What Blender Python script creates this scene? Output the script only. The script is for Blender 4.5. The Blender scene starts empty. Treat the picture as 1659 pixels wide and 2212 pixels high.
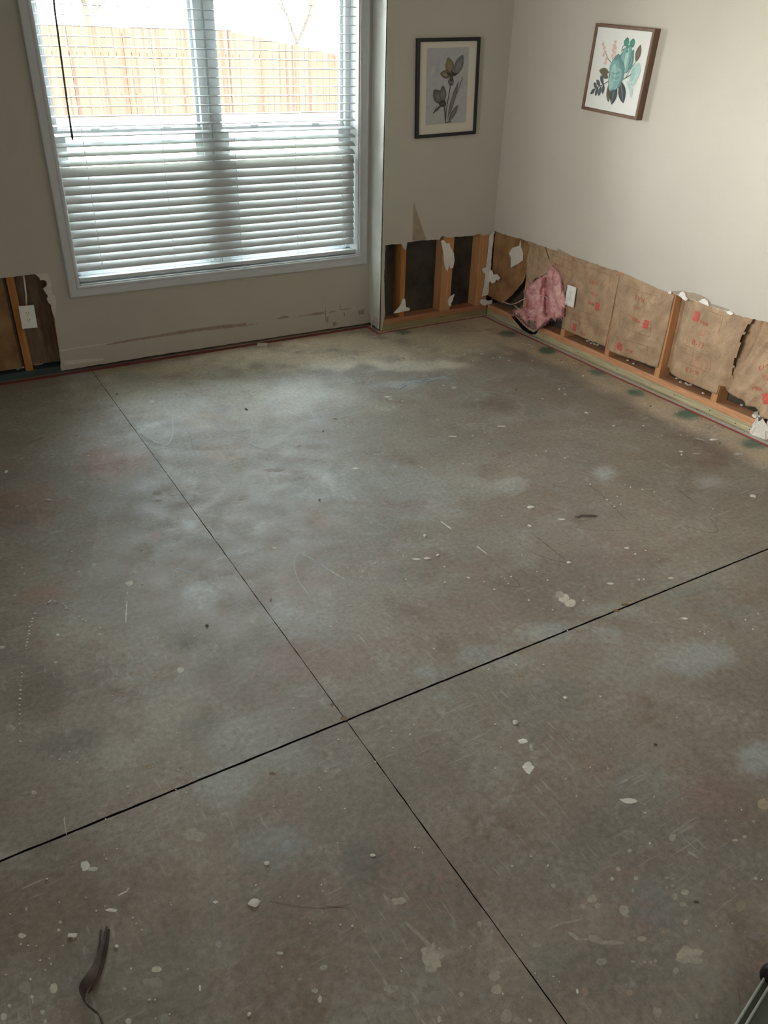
import bpy, bmesh, math, random
import numpy as np
from mathutils import Vector, Matrix, noise
from mathutils.geometry import tessellate_polygon

random.seed(7)
S = bpy.context.scene
C = S.collection
W, H = 1659, 2212

# ------------------------------------------------------------------ camera
F_PX, YAW, PITCH, ROLL = 1705.4, -0.5455, 0.5391, 0.0289
CAM = Vector((-3.5905, -4.5464, 1.7156))
fw = Vector((-math.sin(YAW)*math.cos(PITCH), math.cos(YAW)*math.cos(PITCH), -math.sin(PITCH)))
rt0 = Vector((math.cos(YAW), math.sin(YAW), 0))
up0 = rt0.cross(fw)
RT = rt0*math.cos(ROLL) + up0*math.sin(ROLL)
UP = -rt0*math.sin(ROLL) + up0*math.cos(ROLL)
cam = bpy.data.cameras.new('camera')
cam.sensor_fit = 'HORIZONTAL'; cam.sensor_width = 36; cam.lens = F_PX/W*36
cam.clip_start = 0.05; cam.clip_end = 200
cob = bpy.data.objects.new('camera', cam); C.objects.link(cob)
m = Matrix((RT, UP, -fw)).transposed().to_4x4(); m.translation = CAM
cob.matrix_world = m
S.camera = cob
S.cycles.max_bounces = 8

# ------------------------------------------------------------------ light and exposure
S.view_settings.view_transform = 'Standard'; S.view_settings.look = 'None'
S.view_settings.gamma = 1.0; S.view_settings.exposure = 1.16
try: S.view_settings.use_curve_mapping = False
except Exception: pass
world = bpy.data.worlds.new('sky'); S.world = world; world.use_nodes = True
wn = world.node_tree.nodes; wl = world.node_tree.links
bg = wn['Background']
tc = wn.new('ShaderNodeTexCoord'); sp = wn.new('ShaderNodeSeparateXYZ'); rp = wn.new('ShaderNodeValToRGB')
wl.new(tc.outputs['Generated'], sp.inputs[0]); wl.new(sp.outputs['Z'], rp.inputs['Fac']); wl.new(rp.outputs['Color'], bg.inputs['Color'])
rp.color_ramp.elements[0].position = 0.0; rp.color_ramp.elements[0].color = (1.0, 0.98, 0.94, 1)
rp.color_ramp.elements[1].position = 0.7; rp.color_ramp.elements[1].color = (0.74, 0.87, 1.0, 1)
bg.inputs['Strength'].default_value = 19.0

def area(name, loc, target, sx, sy, power, col, portal=False):
    l = bpy.data.lights.new(name, 'AREA'); l.shape = 'RECTANGLE'; l.size = sx; l.size_y = sy
    l.energy = power; l.color = col
    if portal: l.cycles.is_portal = True
    o = bpy.data.objects.new(name, l); C.objects.link(o); o.location = loc
    o.rotation_euler = (Vector(target)-Vector(loc)).to_track_quat('-Z', 'Y').to_euler()
    return o
area('window_daylight_portal', (-1.9, .42, 1.35), (-1.9, -2, 1.35), 2.0, 1.9, 1, (1, 1, 1), True)
# added fill lamp behind the camera, not a known source
area('rear_fill', (-3.6, -6.7, 1.5), (-1.2, -1.5, 1.0), 2.6, 1.9, 17, (1.0, 0.95, 0.86))
# added fill lamp on the left, aimed to brighten the right wall
sl_ = area('side_fill', (-5.45, -2.9, 1.55), (0, -2.6, 1.75), 1.5, 1.4, 18, (1.0, 0.96, 0.89)); sl_.data.spread = math.radians(62)
sun = bpy.data.lights.new('sun', 'SUN'); sun.energy = 6; sun.angle = 0.01; sun.color = (1, .95, .86)
so = bpy.data.objects.new('sun', sun); C.objects.link(so); so.rotation_euler = (math.radians(42), 0, math.radians(-28))

# ------------------------------------------------------------------ helpers
def ray(x, y): return RT*((x-W/2)/F_PX) - UP*((y-H/2)/F_PX) + fw
def on(x, y, ax, val):
    """point of the real plane axis=val that was measured at photo pixel x, y"""
    d = ray(x, y); return CAM + d*((val-CAM[ax])/d[ax])
def fl(x, y, z=0.0): return on(x, y, 2, z)

def tag(o, label=None, cat=None, group=None, kind=None):
    if label: o['label'] = label
    if cat: o['category'] = cat
    if group: o['group'] = group
    if kind: o['kind'] = kind
    return o
def empty(name, loc, label, cat, group=None, rot=(0, 0, 0)):
    o = bpy.data.objects.new(name, None); C.objects.link(o); o.location = loc; o.rotation_euler = rot
    return tag(o, label, cat, group)
def link(name, me, mats, parent=None):
    o = bpy.data.objects.new(name, me); C.objects.link(o)
    for mm in (mats if isinstance(mats, (list, tuple)) else [mats]): me.materials.append(mm)
    if parent: o.parent = parent
    return o

class MB:
    """collects geometry of one mesh"""
    def __init__(s): s.v = []; s.f = []; s.m = []; s.c = []
    def add(s, vs, fs, mi=0, col=(1, 1, 1, 1)):
        b = len(s.v); s.v += [tuple(p) for p in vs]
        for f in fs: s.f.append([b+i for i in f]); s.m.append(mi)
        if isinstance(col, list): s.c += col
        else: s.c += [col]*len(vs)
    def box(s, a, b, mi=0, bev=0.0):
        x0, y0, z0 = [min(a[i], b[i]) for i in range(3)]; x1, y1, z1 = [max(a[i], b[i]) for i in range(3)]
        if bev <= 0:
            vs = [(x0,y0,z0),(x1,y0,z0),(x1,y1,z0),(x0,y1,z0),(x0,y0,z1),(x1,y0,z1),(x1,y1,z1),(x0,y1,z1)]
            s.add(vs, [(0,3,2,1),(4,5,6,7),(0,1,5,4),(1,2,6,5),(2,3,7,6),(3,0,4,7)], mi); return
        bm = bmesh.new(); bmesh.ops.create_cube(bm, size=1)
        for v in bm.verts: v.co = Vector(((x0+x1)/2+v.co.x*(x1-x0), (y0+y1)/2+v.co.y*(y1-y0), (z0+z1)/2+v.co.z*(z1-z0)))
        bmesh.ops.bevel(bm, geom=bm.edges[:], offset=bev, segments=2, affect='EDGES', profile=.6)
        s.bm(bm, mi)
    def bm(s, bm, mi=0, col=(1, 1, 1, 1)):
        bm.verts.index_update()
        s.add([v.co.copy() for v in bm.verts], [[v.index for v in f.verts] for f in bm.faces], mi, col); bm.free()
    def tube(s, pts, r, n=8, mi=0, caps=True, col=(1, 1, 1, 1)):
        pts = [Vector(p) for p in pts]; rs = r if isinstance(r, (list, tuple)) else [r]*len(pts)
        vs = []; ref = Vector((0.13, 0.21, 0.97))
        for i, p in enumerate(pts):
            t = (pts[min(i+1, len(pts)-1)]-pts[max(i-1, 0)]).normalized()
            a = t.cross(ref); a = a.normalized() if a.length > 1e-4 else Vector((1, 0, 0)); b = t.cross(a)
            vs += [p+(a*math.cos(2*math.pi*k/n)+b*math.sin(2*math.pi*k/n))*rs[i] for k in range(n)]
        fs = [(i*n+k, i*n+(k+1) % n, (i+1)*n+(k+1) % n, (i+1)*n+k) for i in range(len(pts)-1) for k in range(n)]
        if caps: fs += [tuple(range(n))[::-1], tuple((len(pts)-1)*n+k for k in range(n))]
        s.add(vs, fs, mi, col)
    def grid(s, fn, nu, nv, mi=0, col=(1, 1, 1, 1), keep=None):
        vs = [fn(i/nu, j/nv) for j in range(nv+1) for i in range(nu+1)]
        fs = []
        for j in range(nv):
            for i in range(nu):
                if keep and not keep((i+.5)/nu, (j+.5)/nv): continue
                a = j*(nu+1)+i; fs.append((a, a+1, a+nu+2, a+nu+1))
        if callable(col): col = [col(i/nu, j/nv) for j in range(nv+1) for i in range(nu+1)]
        s.add(vs, fs, mi, col)
    def plate(s, outline, holes, ax, front, back, mi=0, mside=None, mhole=None):
        """flat board: outline in the two axes left of ax, extruded from front to back"""
        loops = [[Vector((a, b, 0)) for a, b in l] for l in [outline]+list(holes)]
        tri = tessellate_polygon(loops); flat = [p for l in loops for p in l]
        def p3(p, d):
            q = [p.x, p.y]; q.insert(ax, d); return tuple(q)
        n = len(flat)
        s.add([p3(p, front) for p in flat], [tuple(t) for t in tri], mi)
        s.add([p3(p, back) for p in flat], [tuple(t)[::-1] for t in tri], mi if mside is None else mside)
        b = 0
        for l in loops:
            k = len(l)
            s.add([p3(p, front) for p in l]+[p3(p, back) for p in l],
                  [(i, (i+1) % k, k+(i+1) % k, k+i) for i in range(k)], mi if mside is None else mside)
            b += k
    def make(s, name, mats, parent=None, smooth=False, recalc=False):
        me = bpy.data.meshes.new(name); me.from_pydata(s.v, [], s.f)
        at = me.color_attributes.new('Col', 'FLOAT_COLOR', 'POINT')
        at.data.foreach_set('color', np.array([c if len(c) == 4 else (*c, 1) for c in s.c], dtype=np.float32).ravel())
        me.polygons.foreach_set('material_index', s.m)
        if recalc:
            bm = bmesh.new(); bm.from_mesh(me); bmesh.ops.recalc_face_normals(bm, faces=bm.faces); bm.to_mesh(me); bm.free()
        if smooth: me.polygons.foreach_set('use_smooth', [True]*len(me.polygons))
        me.update()
        return link(name, me, mats, parent)

# ------------------------------------------------------------------ materials
BD = {}
def mat(name, col=(.8, .8, .8), rough=.6, spec=.3, var=0.0, vscale=8, col2=None, bump=0.0, bscale=60, stretch=(1, 1, 1),
        attr=False, alpha=False, metal=0.0, transl=0.0, detail=5, fine=0.0, fscale=200):
    m = bpy.data.materials.new(name); m.use_nodes = True
    nt = m.node_tree; n = nt.nodes; l = nt.links; b = n['Principled BSDF']; out = n['Material Output']
    b.inputs['Roughness'].default_value = rough; b.inputs['Specular IOR Level'].default_value = spec
    b.inputs['Metallic'].default_value = metal
    tc = n.new('ShaderNodeTexCoord'); mp = n.new('ShaderNodeMapping'); mp.inputs['Scale'].default_value = stretch
    l.new(tc.outputs['Object'], mp.inputs['Vector'])
    src = None
    if attr:
        a = n.new('ShaderNodeVertexColor'); a.layer_name = 'Col'; src = a.outputs['Color']
    if col2 is not None or var > 0:
        nz = n.new('ShaderNodeTexNoise'); nz.inputs['Scale'].default_value = vscale; nz.inputs['Detail'].default_value = detail
        nz.inputs['Roughness'].default_value = .6
        l.new(mp.outputs[0], nz.inputs['Vector'])
        cr = n.new('ShaderNodeValToRGB'); cr.color_ramp.elements[0].position = .33; cr.color_ramp.elements[1].position = .67
        l.new(nz.outputs['Fac'], cr.inputs['Fac'])
        if attr:
            cr.color_ramp.elements[0].color = (1-var,)*3+(1,); cr.color_ramp.elements[1].color = (1+var,)*3+(1,)
            mx = n.new('ShaderNodeMix'); mx.data_type = 'RGBA'; mx.blend_type = 'MULTIPLY'; mx.inputs[0].default_value = 1
            l.new(src, mx.inputs[6]); l.new(cr.outputs[0], mx.inputs[7]); src = mx.outputs[2]
        else:
            c2 = col2 if col2 is not None else tuple(min(1, c*(1+var)) for c in col)
            c1 = col if col2 is not None else tuple(c*(1-var) for c in col)
            cr.color_ramp.elements[0].color = (*c1, 1); cr.color_ramp.elements[1].color = (*c2, 1); src = cr.outputs[0]
    if fine > 0:
        nf = n.new('ShaderNodeTexNoise'); nf.inputs['Scale'].default_value = fscale; nf.inputs['Detail'].default_value = 3
        l.new(mp.outputs[0], nf.inputs['Vector'])
        cf = n.new('ShaderNodeMapRange'); cf.inputs[1].default_value = .3; cf.inputs[2].default_value = .7
        cf.inputs[3].default_value = 1-fine; cf.inputs[4].default_value = 1+fine
        l.new(nf.outputs['Fac'], cf.inputs[0])
        mx = n.new('ShaderNodeMix'); mx.data_type = 'RGBA'; mx.blend_type = 'MULTIPLY'; mx.inputs[0].default_value = 1
        if src is None: mx.inputs[6].default_value = (*col, 1)
        else: l.new(src, mx.inputs[6])
        l.new(cf.outputs[0], mx.inputs[7]); src = mx.outputs[2]
    if src is None: b.inputs['Base Color'].default_value = (*col, 1)
    else: l.new(src, b.inputs['Base Color'])
    if bump > 0:
        nb = n.new('ShaderNodeTexNoise'); nb.inputs['Scale'].default_value = bscale; nb.inputs['Detail'].default_value = 3
        l.new(mp.outputs[0], nb.inputs['Vector'])
        bp = n.new('ShaderNodeBump'); bp.inputs['Strength'].default_value = bump; bp.inputs['Distance'].default_value = .012 if name == 'kraft_paper' else .004
        l.new(nb.outputs['Fac'], bp.inputs['Height']); l.new(bp.outputs[0], b.inputs['Normal'])
    sh = b.outputs[0]
    if transl > 0:
        t = n.new('ShaderNodeBsdfTranslucent')
        t.inputs['Color'].default_value = (*col, 1)
        ms = n.new('ShaderNodeMixShader'); ms.inputs[0].default_value = transl
        l.new(sh, ms.inputs[1]); l.new(t.outputs[0], ms.inputs[2]); sh = ms.outputs[0]; l.new(sh, out.inputs[0])
    if alpha:
        na = n.new('ShaderNodeTexNoise'); na.inputs['Scale'].default_value = 70; na.inputs['Detail'].default_value = 4
        na.inputs['Roughness'].default_value = .7; l.new(mp.outputs[0], na.inputs['Vector'])
        mr = n.new('ShaderNodeMapRange'); mr.inputs[1].default_value = .3; mr.inputs[2].default_value = .55
        mr.inputs[3].default_value = .72; mr.inputs[4].default_value = 1.1
        l.new(na.outputs['Fac'], mr.inputs[0])
        mu = n.new('ShaderNodeMath'); mu.operation = 'MULTIPLY'; mu.use_clamp = True
        l.new(a.outputs['Alpha'], mu.inputs[0]); l.new(mr.outputs[0], mu.inputs[1])
        tr = n.new('ShaderNodeBsdfTransparent'); ms = n.new('ShaderNodeMixShader')
        l.new(mu.outputs[0], ms.inputs[0]); l.new(tr.outputs[0], ms.inputs[1]); l.new(sh, ms.inputs[2])
        l.new(ms.outputs[0], out.inputs[0])
    return m

M = {}
M['wall'] = mat('painted_drywall', (.47, .445, .39), .75, .2, var=.025, vscale=2.5, bump=.18, bscale=260)
M['gyp'] = mat('gypsum_core', (.74, .71, .66), .9, .1, var=.09, vscale=60, bump=.5, bscale=120)
M['torn'] = mat('torn_drywall_paper', (.33, .27, .21), .9, .1, var=.12, vscale=40, bump=.3, bscale=200)
M['ceil'] = mat('ceiling_paint', (.50, .49, .46), .9, .1, bump=.3, bscale=120)
M['vinyl'] = mat('white_window_vinyl', (.62, .66, .69), .35, .4, var=.02)
M['casing'] = mat('white_trim_paint', (.53, .545, .56), .45, .35, var=.02, vscale=20)
M['slat'] = mat('blind_slat_vinyl', (.52, .545, .55), .45, .35, transl=.05)
M['cord'] = mat('blind_cord', (.75, .76, .76), .8, .1)
M['wand'] = mat('dark_wand_plastic', (.055, .05, .06), .3, .5)
M['pine'] = mat('pine_wood', (.43, .205, .09), .65, .2, col2=(.56, .31, .15), vscale=7, stretch=(9, 9, .8), fine=.1, bump=.12, bscale=60)
M['pineh'] = mat('pine_plate_wood', (.42, .20, .10), .65, .2, col2=(.60, .33, .18), vscale=9, stretch=(9, .8, 12), fine=.1, bump=.1, bscale=60)
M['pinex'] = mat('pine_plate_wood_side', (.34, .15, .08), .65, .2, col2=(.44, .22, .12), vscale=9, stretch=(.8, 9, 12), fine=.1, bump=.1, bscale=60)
M['treat'] = mat('treated_plate_wood', (.30, .265, .155), .7, .2, col2=(.48, .44, .29), vscale=14, stretch=(5, .35, 9), fine=.08)
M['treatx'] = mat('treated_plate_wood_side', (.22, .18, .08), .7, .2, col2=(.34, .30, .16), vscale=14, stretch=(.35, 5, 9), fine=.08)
M['greenplate'] = mat('green_treated_plate', (.030, .055, .052), .6, .3, col2=(.055, .085, .075), vscale=12, stretch=(.6, 9, 9))
M['stud_old'] = mat('amber_stud_wood', (.33, .135, .035), .65, .2, col2=(.46, .22, .075), vscale=7, stretch=(9, 9, .7), fine=.1)
M['sheath'] = mat('dark_sheathing', (.030, .029, .026), .6, .25, col2=(.095, .083, .062), vscale=3.2, fine=.15, fscale=90)
M['black'] = mat('black_cavity_board', (.006, .007, .009), .9, .1)
M['kraft'] = mat('kraft_paper', (.37, .258, .165), .62, .25, var=.21, vscale=11, bump=.8, bscale=22, detail=8, fine=.08, fscale=120)
M['kraftd'] = mat('stained_kraft_paper', (.19, .095, .04), .62, .25, col2=(.34, .20, .09), vscale=9, bump=.3, bscale=30)
M['ink'] = mat('faded_red_ink', (.42, .13, .08), .75, .15, var=.15, vscale=80)
M['inkl'] = mat('thin_brown_ink', (.24, .13, .075), .75, .15)
M['redsq'] = mat('red_print_block', (.52, .095, .075), .7, .15, var=.14, vscale=60)
M['sheathb'] = mat('weathered_board', (.10, .065, .04), .8, .15, col2=(.21, .15, .10), vscale=7, stretch=(4, 4, 1), fine=.12)
M['pink'] = mat('pink_fibreglass', (.46, .18, .19), .95, .05, col2=(.80, .49, .48), vscale=11, bump=.7, bscale=45, fine=.10, fscale=160)
M['pinkl'] = mat('pale_pink_fibre', (.66, .40, .38), .95, .05, var=.15, vscale=40)
M['dirt'] = mat('dirty_fibreglass', (.07, .05, .05), .95, .05, col2=(.36, .25, .24), vscale=50, bump=1.0, bscale=60)
M['plate'] = mat('white_outlet_plastic', (.82, .82, .79), .35, .45)
M['slot'] = mat('outlet_slot', (.015, .015, .015), .6, .2)
M['screw'] = mat('steel_screw', (.5, .5, .48), .35, .5, metal=.8)
M['blackfr'] = mat('black_frame_lacquer', (.014, .015, .019), .4, .4, var=.1, vscale=40)
M['walnut'] = mat('walnut_frame_wood', (.105, .062, .04), .5, .3, col2=(.17, .105, .07), vscale=8, stretch=(8, 8, 1.2), fine=.1)
M['mat'] = mat('off_white_mat_board', (.60, .56, .48), .9, .1, fine=.04)
M['art'] = mat('painted_artwork', rough=.8, spec=.15, attr=True, var=.07, vscale=40, fine=.05, fscale=240)
M['concrete'] = None
M['decal'] = mat('dried_floor_paint', rough=.6, spec=.2, attr=True, alpha=True, var=.08, vscale=60)
M['joint'] = mat('saw_cut_bottom', (.018, .015, .012), .95, .05, var=.3, vscale=50)
M['strap'] = mat('dark_brown_vinyl_strip', (.035, .022, .020), .45, .4, col2=(.085, .06, .056), vscale=30)
M['tote'] = mat('dark_green_plastic', (.085, .10, .082), .4, .4, var=.06, vscale=30)
M['toterim'] = mat('pale_green_plastic_rim', (.40, .43, .38), .4, .4, var=.08, vscale=60)
M['knob'] = mat('black_rubber', (.012, .008, .009), .5, .3)
M['fence'] = mat('cedar_fence_boards', (.056, .019, .015), .8, .1, col2=(.098, .054, .035), vscale=2.5, stretch=(7, 7, .15), detail=4)
M['grass'] = mat('dry_lawn', (.30, .27, .17), .95, .05, col2=(.44, .41, .28), vscale=3)
M['bark'] = mat('grey_bark', (.045, .038, .03), .9, .05)
M['brick'] = mat('exterior_wall_board', (.25, .2, .17), .9, .1)
M['stone'] = mat('grey_grit', (.10, .09, .08), .9, .1, var=.3, vscale=100)
M['chip'] = mat('drywall_chip', (.62, .59, .53), .9, .1, var=.12, vscale=120)

def glass_mat():
    m = bpy.data.materials.new('window_glass'); m.use_nodes = True; n = m.node_tree.nodes; l = m.node_tree.links
    n.remove(n['Principled BSDF'])
    t = n.new('ShaderNodeBsdfTransparent'); g = n.new('ShaderNodeBsdfGlossy'); g.inputs['Roughness'].default_value = .02
    t.inputs['Color'].default_value = (.93, .96, .95, 1)
    fr = n.new('ShaderNodeFresnel'); fr.inputs['IOR'].default_value = 1.35; ms = n.new('ShaderNodeMixShader')
    l.new(fr.outputs[0], ms.inputs[0]); l.new(t.outputs[0], ms.inputs[1]); l.new(g.outputs[0], ms.inputs[2])
    l.new(ms.outputs[0], n['Material Output'].inputs[0]); return m
M['glass'] = glass_mat()

def concrete_mat():
    m = bpy.data.materials.new('stained_concrete'); m.use_nodes = True; nt = m.node_tree; n = nt.nodes; l = nt.links
    b = n['Principled BSDF']
    a = n.new('ShaderNodeVertexColor'); a.layer_name = 'Col'; tc = n.new('ShaderNodeTexCoord')
    cur = a.outputs['Color']
    def nz(scale, det=5, ro=.6, dist=0, st=(1, 1, 1), off=0):
        mp = n.new('ShaderNodeMapping'); mp.inputs['Scale'].default_value = st; mp.inputs['Location'].default_value = (off, off, 0)
        l.new(tc.outputs['Object'], mp.inputs[0])
        t = n.new('ShaderNodeTexNoise'); t.inputs['Scale'].default_value = scale; t.inputs['Detail'].default_value = det
        t.inputs['Roughness'].default_value = ro; t.inputs['Distortion'].default_value = dist
        l.new(mp.outputs[0], t.inputs['Vector']); return t.outputs['Fac']
    def ramp(f, p0, p1, v0=0, v1=1):
        r = n.new('ShaderNodeMapRange'); r.inputs[1].default_value = p0; r.inputs[2].default_value = p1
        r.inputs[3].default_value = v0; r.inputs[4].default_value = v1; l.new(f, r.inputs[0]); return r.outputs[0]
    def mix(fac, c2, mode='MIX', k=None):
        nonlocal cur
        x = n.new('ShaderNodeMix'); x.data_type = 'RGBA'; x.blend_type = mode
        if isinstance(fac, float): x.inputs[0].default_value = fac
        else: l.new(fac, x.inputs[0])
        l.new(cur, x.inputs[6])
        if isinstance(c2, tuple): x.inputs[7].default_value = (*c2, 1)
        else: l.new(c2, x.inputs[7])
        cur = x.outputs[2]
    def mul(a_, b_):
        x = n.new('ShaderNodeMath'); x.operation = 'MULTIPLY'; l.new(a_, x.inputs[0])
        if isinstance(b_, float): x.inputs[1].default_value = b_
        else: l.new(b_, x.inputs[1])
        return x.outputs[0]
    mix(1.0, ramp(nz(1.6, 6), .3, .7, .80, 1.20), 'MULTIPLY')
    # cloudy washed patches, blotchy fine mottling
    mix(mul(ramp(nz(2.6, 7, .65, .4), .52, .66), ramp(nz(26, 6, .75, off=3), .42, .62, .1, .6)), (.33, .315, .285))
    mix(mul(ramp(nz(3.1, 6, .6, .3, off=7), .54, .68), ramp(nz(18, 6, .7, off=1), .4, .6, .15, .7)), (.15, .098, .066))
    mix(mul(ramp(nz(2.2, 5, .6, .2, off=17), .56, .70), ramp(nz(22, 6, .7, off=11), .4, .62, .1, .6)), (.20, .225, .215))
    mix(mul(ramp(nz(4.1, 6, .65, .3, off=41), .5, .62), ramp(nz(34, 6, .75, off=5), .45, .6, 0, .6)), (.24, .155, .12))
    mix(mul(ramp(nz(5.5, 6, .65, .6, off=51), .53, .62), ramp(nz(40, 6, .75, off=9), .45, .6, 0, .42)), (.38, .365, .33))
    mix(1.0, ramp(nz(55, 5, .75), .3, .7, .72, 1.26), 'MULTIPLY')
    mix(1.0, ramp(nz(300, 2, .6), .3, .7, .93, 1.07), 'MULTIPLY')
    # crackled efflorescence network
    v = n.new('ShaderNodeTexVoronoi'); v.feature = 'DISTANCE_TO_EDGE'; v.inputs['Scale'].default_value = 75
    dm = n.new('ShaderNodeMapping'); l.new(tc.outputs['Object'], dm.inputs[0])
    l.new(dm.outputs[0], v.inputs['Vector'])
    mix(mul(ramp(v.outputs['Distance'], .0, .12, .2, 0), ramp(nz(3.4, 4, .6, off=23), .53, .66)), (.36, .35, .33))
    # fine pale scuffs dragged over the slab, two directions
    for st, of in (((3, 46, 1), 61), ((40, 5, 1), 67)):
        mix(mul(ramp(nz(2.4, 4, .55, .2, st=st, off=of), .60, .68), ramp(nz(2.2, 5, .6, off=of+2), .5, .62, 0, .55)), (.40, .39, .36))
    v3 = n.new('ShaderNodeTexVoronoi'); v3.inputs['Scale'].default_value = 120
    l.new(tc.outputs['Object'], v3.inputs['Vector'])
    l3 = n.new('ShaderNodeMath'); l3.operation = 'LESS_THAN'; l.new(v3.outputs['Distance'], l3.inputs[0]); l.new(ramp(nz(1.7, 4, .6, off=37), .42, .68, .0, .17), l3.inputs[1])
    s3 = n.new('ShaderNodeSeparateXYZ'); l.new(v3.outputs['Color'], s3.inputs[0])
    g3 = n.new('ShaderNodeMath'); g3.operation = 'GREATER_THAN'; g3.inputs[1].default_value = .6; l.new(s3.outputs[1], g3.inputs[0])
    mix(mul(mul(l3.outputs[0], g3.outputs[0]), .6), (.52, .50, .46))
    d3 = n.new('ShaderNodeMath'); d3.operation = 'LESS_THAN'; d3.inputs[1].default_value = .06; l.new(s3.outputs[1], d3.inputs[0])
    mix(mul(mul(l3.outputs[0], d3.outputs[0]), .8), (.04, .03, .025))
    # tiny pale paint specks
    v2 = n.new('ShaderNodeTexVoronoi'); v2.inputs['Scale'].default_value = 42; v2.inputs['Randomness'].default_value = 1
    l.new(tc.outputs['Object'], v2.inputs['Vector'])
    sz = ramp(nz(2.0, 3, .5, off=31), .4, .7, .015, .10)
    lt = n.new('ShaderNodeMath'); lt.operation = 'LESS_THAN'; l.new(v2.outputs['Distance'], lt.inputs[0]); l.new(sz, lt.inputs[1])
    sx = n.new('ShaderNodeSeparateXYZ'); l.new(v2.outputs['Color'], sx.inputs[0])
    gt = n.new('ShaderNodeMath'); gt.operation = 'GREATER_THAN'; gt.inputs[1].default_value = .72; l.new(sx.outputs[0], gt.inputs[0])
    mix(mul(mul(lt.outputs[0], gt.outputs[0]), .75), (.42, .41, .37))
    l.new(cur, b.inputs['Base Color'])
    l.new(ramp(nz(9, 5), .3, .7, .44, .66), b.inputs['Roughness'])
    b.inputs['Specular IOR Level'].default_value = .38
    bp = n.new('ShaderNodeBump'); bp.inputs['Strength'].default_value = .16; bp.inputs['Distance'].default_value = .003
    l.new(nz(45, 6, .7), bp.inputs['Height']); l.new(bp.outputs[0], b.inputs['Normal'])
    return m
M['concrete'] = concrete_mat()

# ------------------------------------------------------------------ dimensions
YW = .154          # window wall face
XC = -.91          # outer corner of the chase
YC = -.0127        # chase wall face
XR = -.0127        # right wall face
PL = .0762         # top of the double plate
JX, JY = -2.803, -3.069
CE = 2.44

# ------------------------------------------------------------------ floor
FK = 1.12
BASE = np.array([.200, .182, .158])
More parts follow.
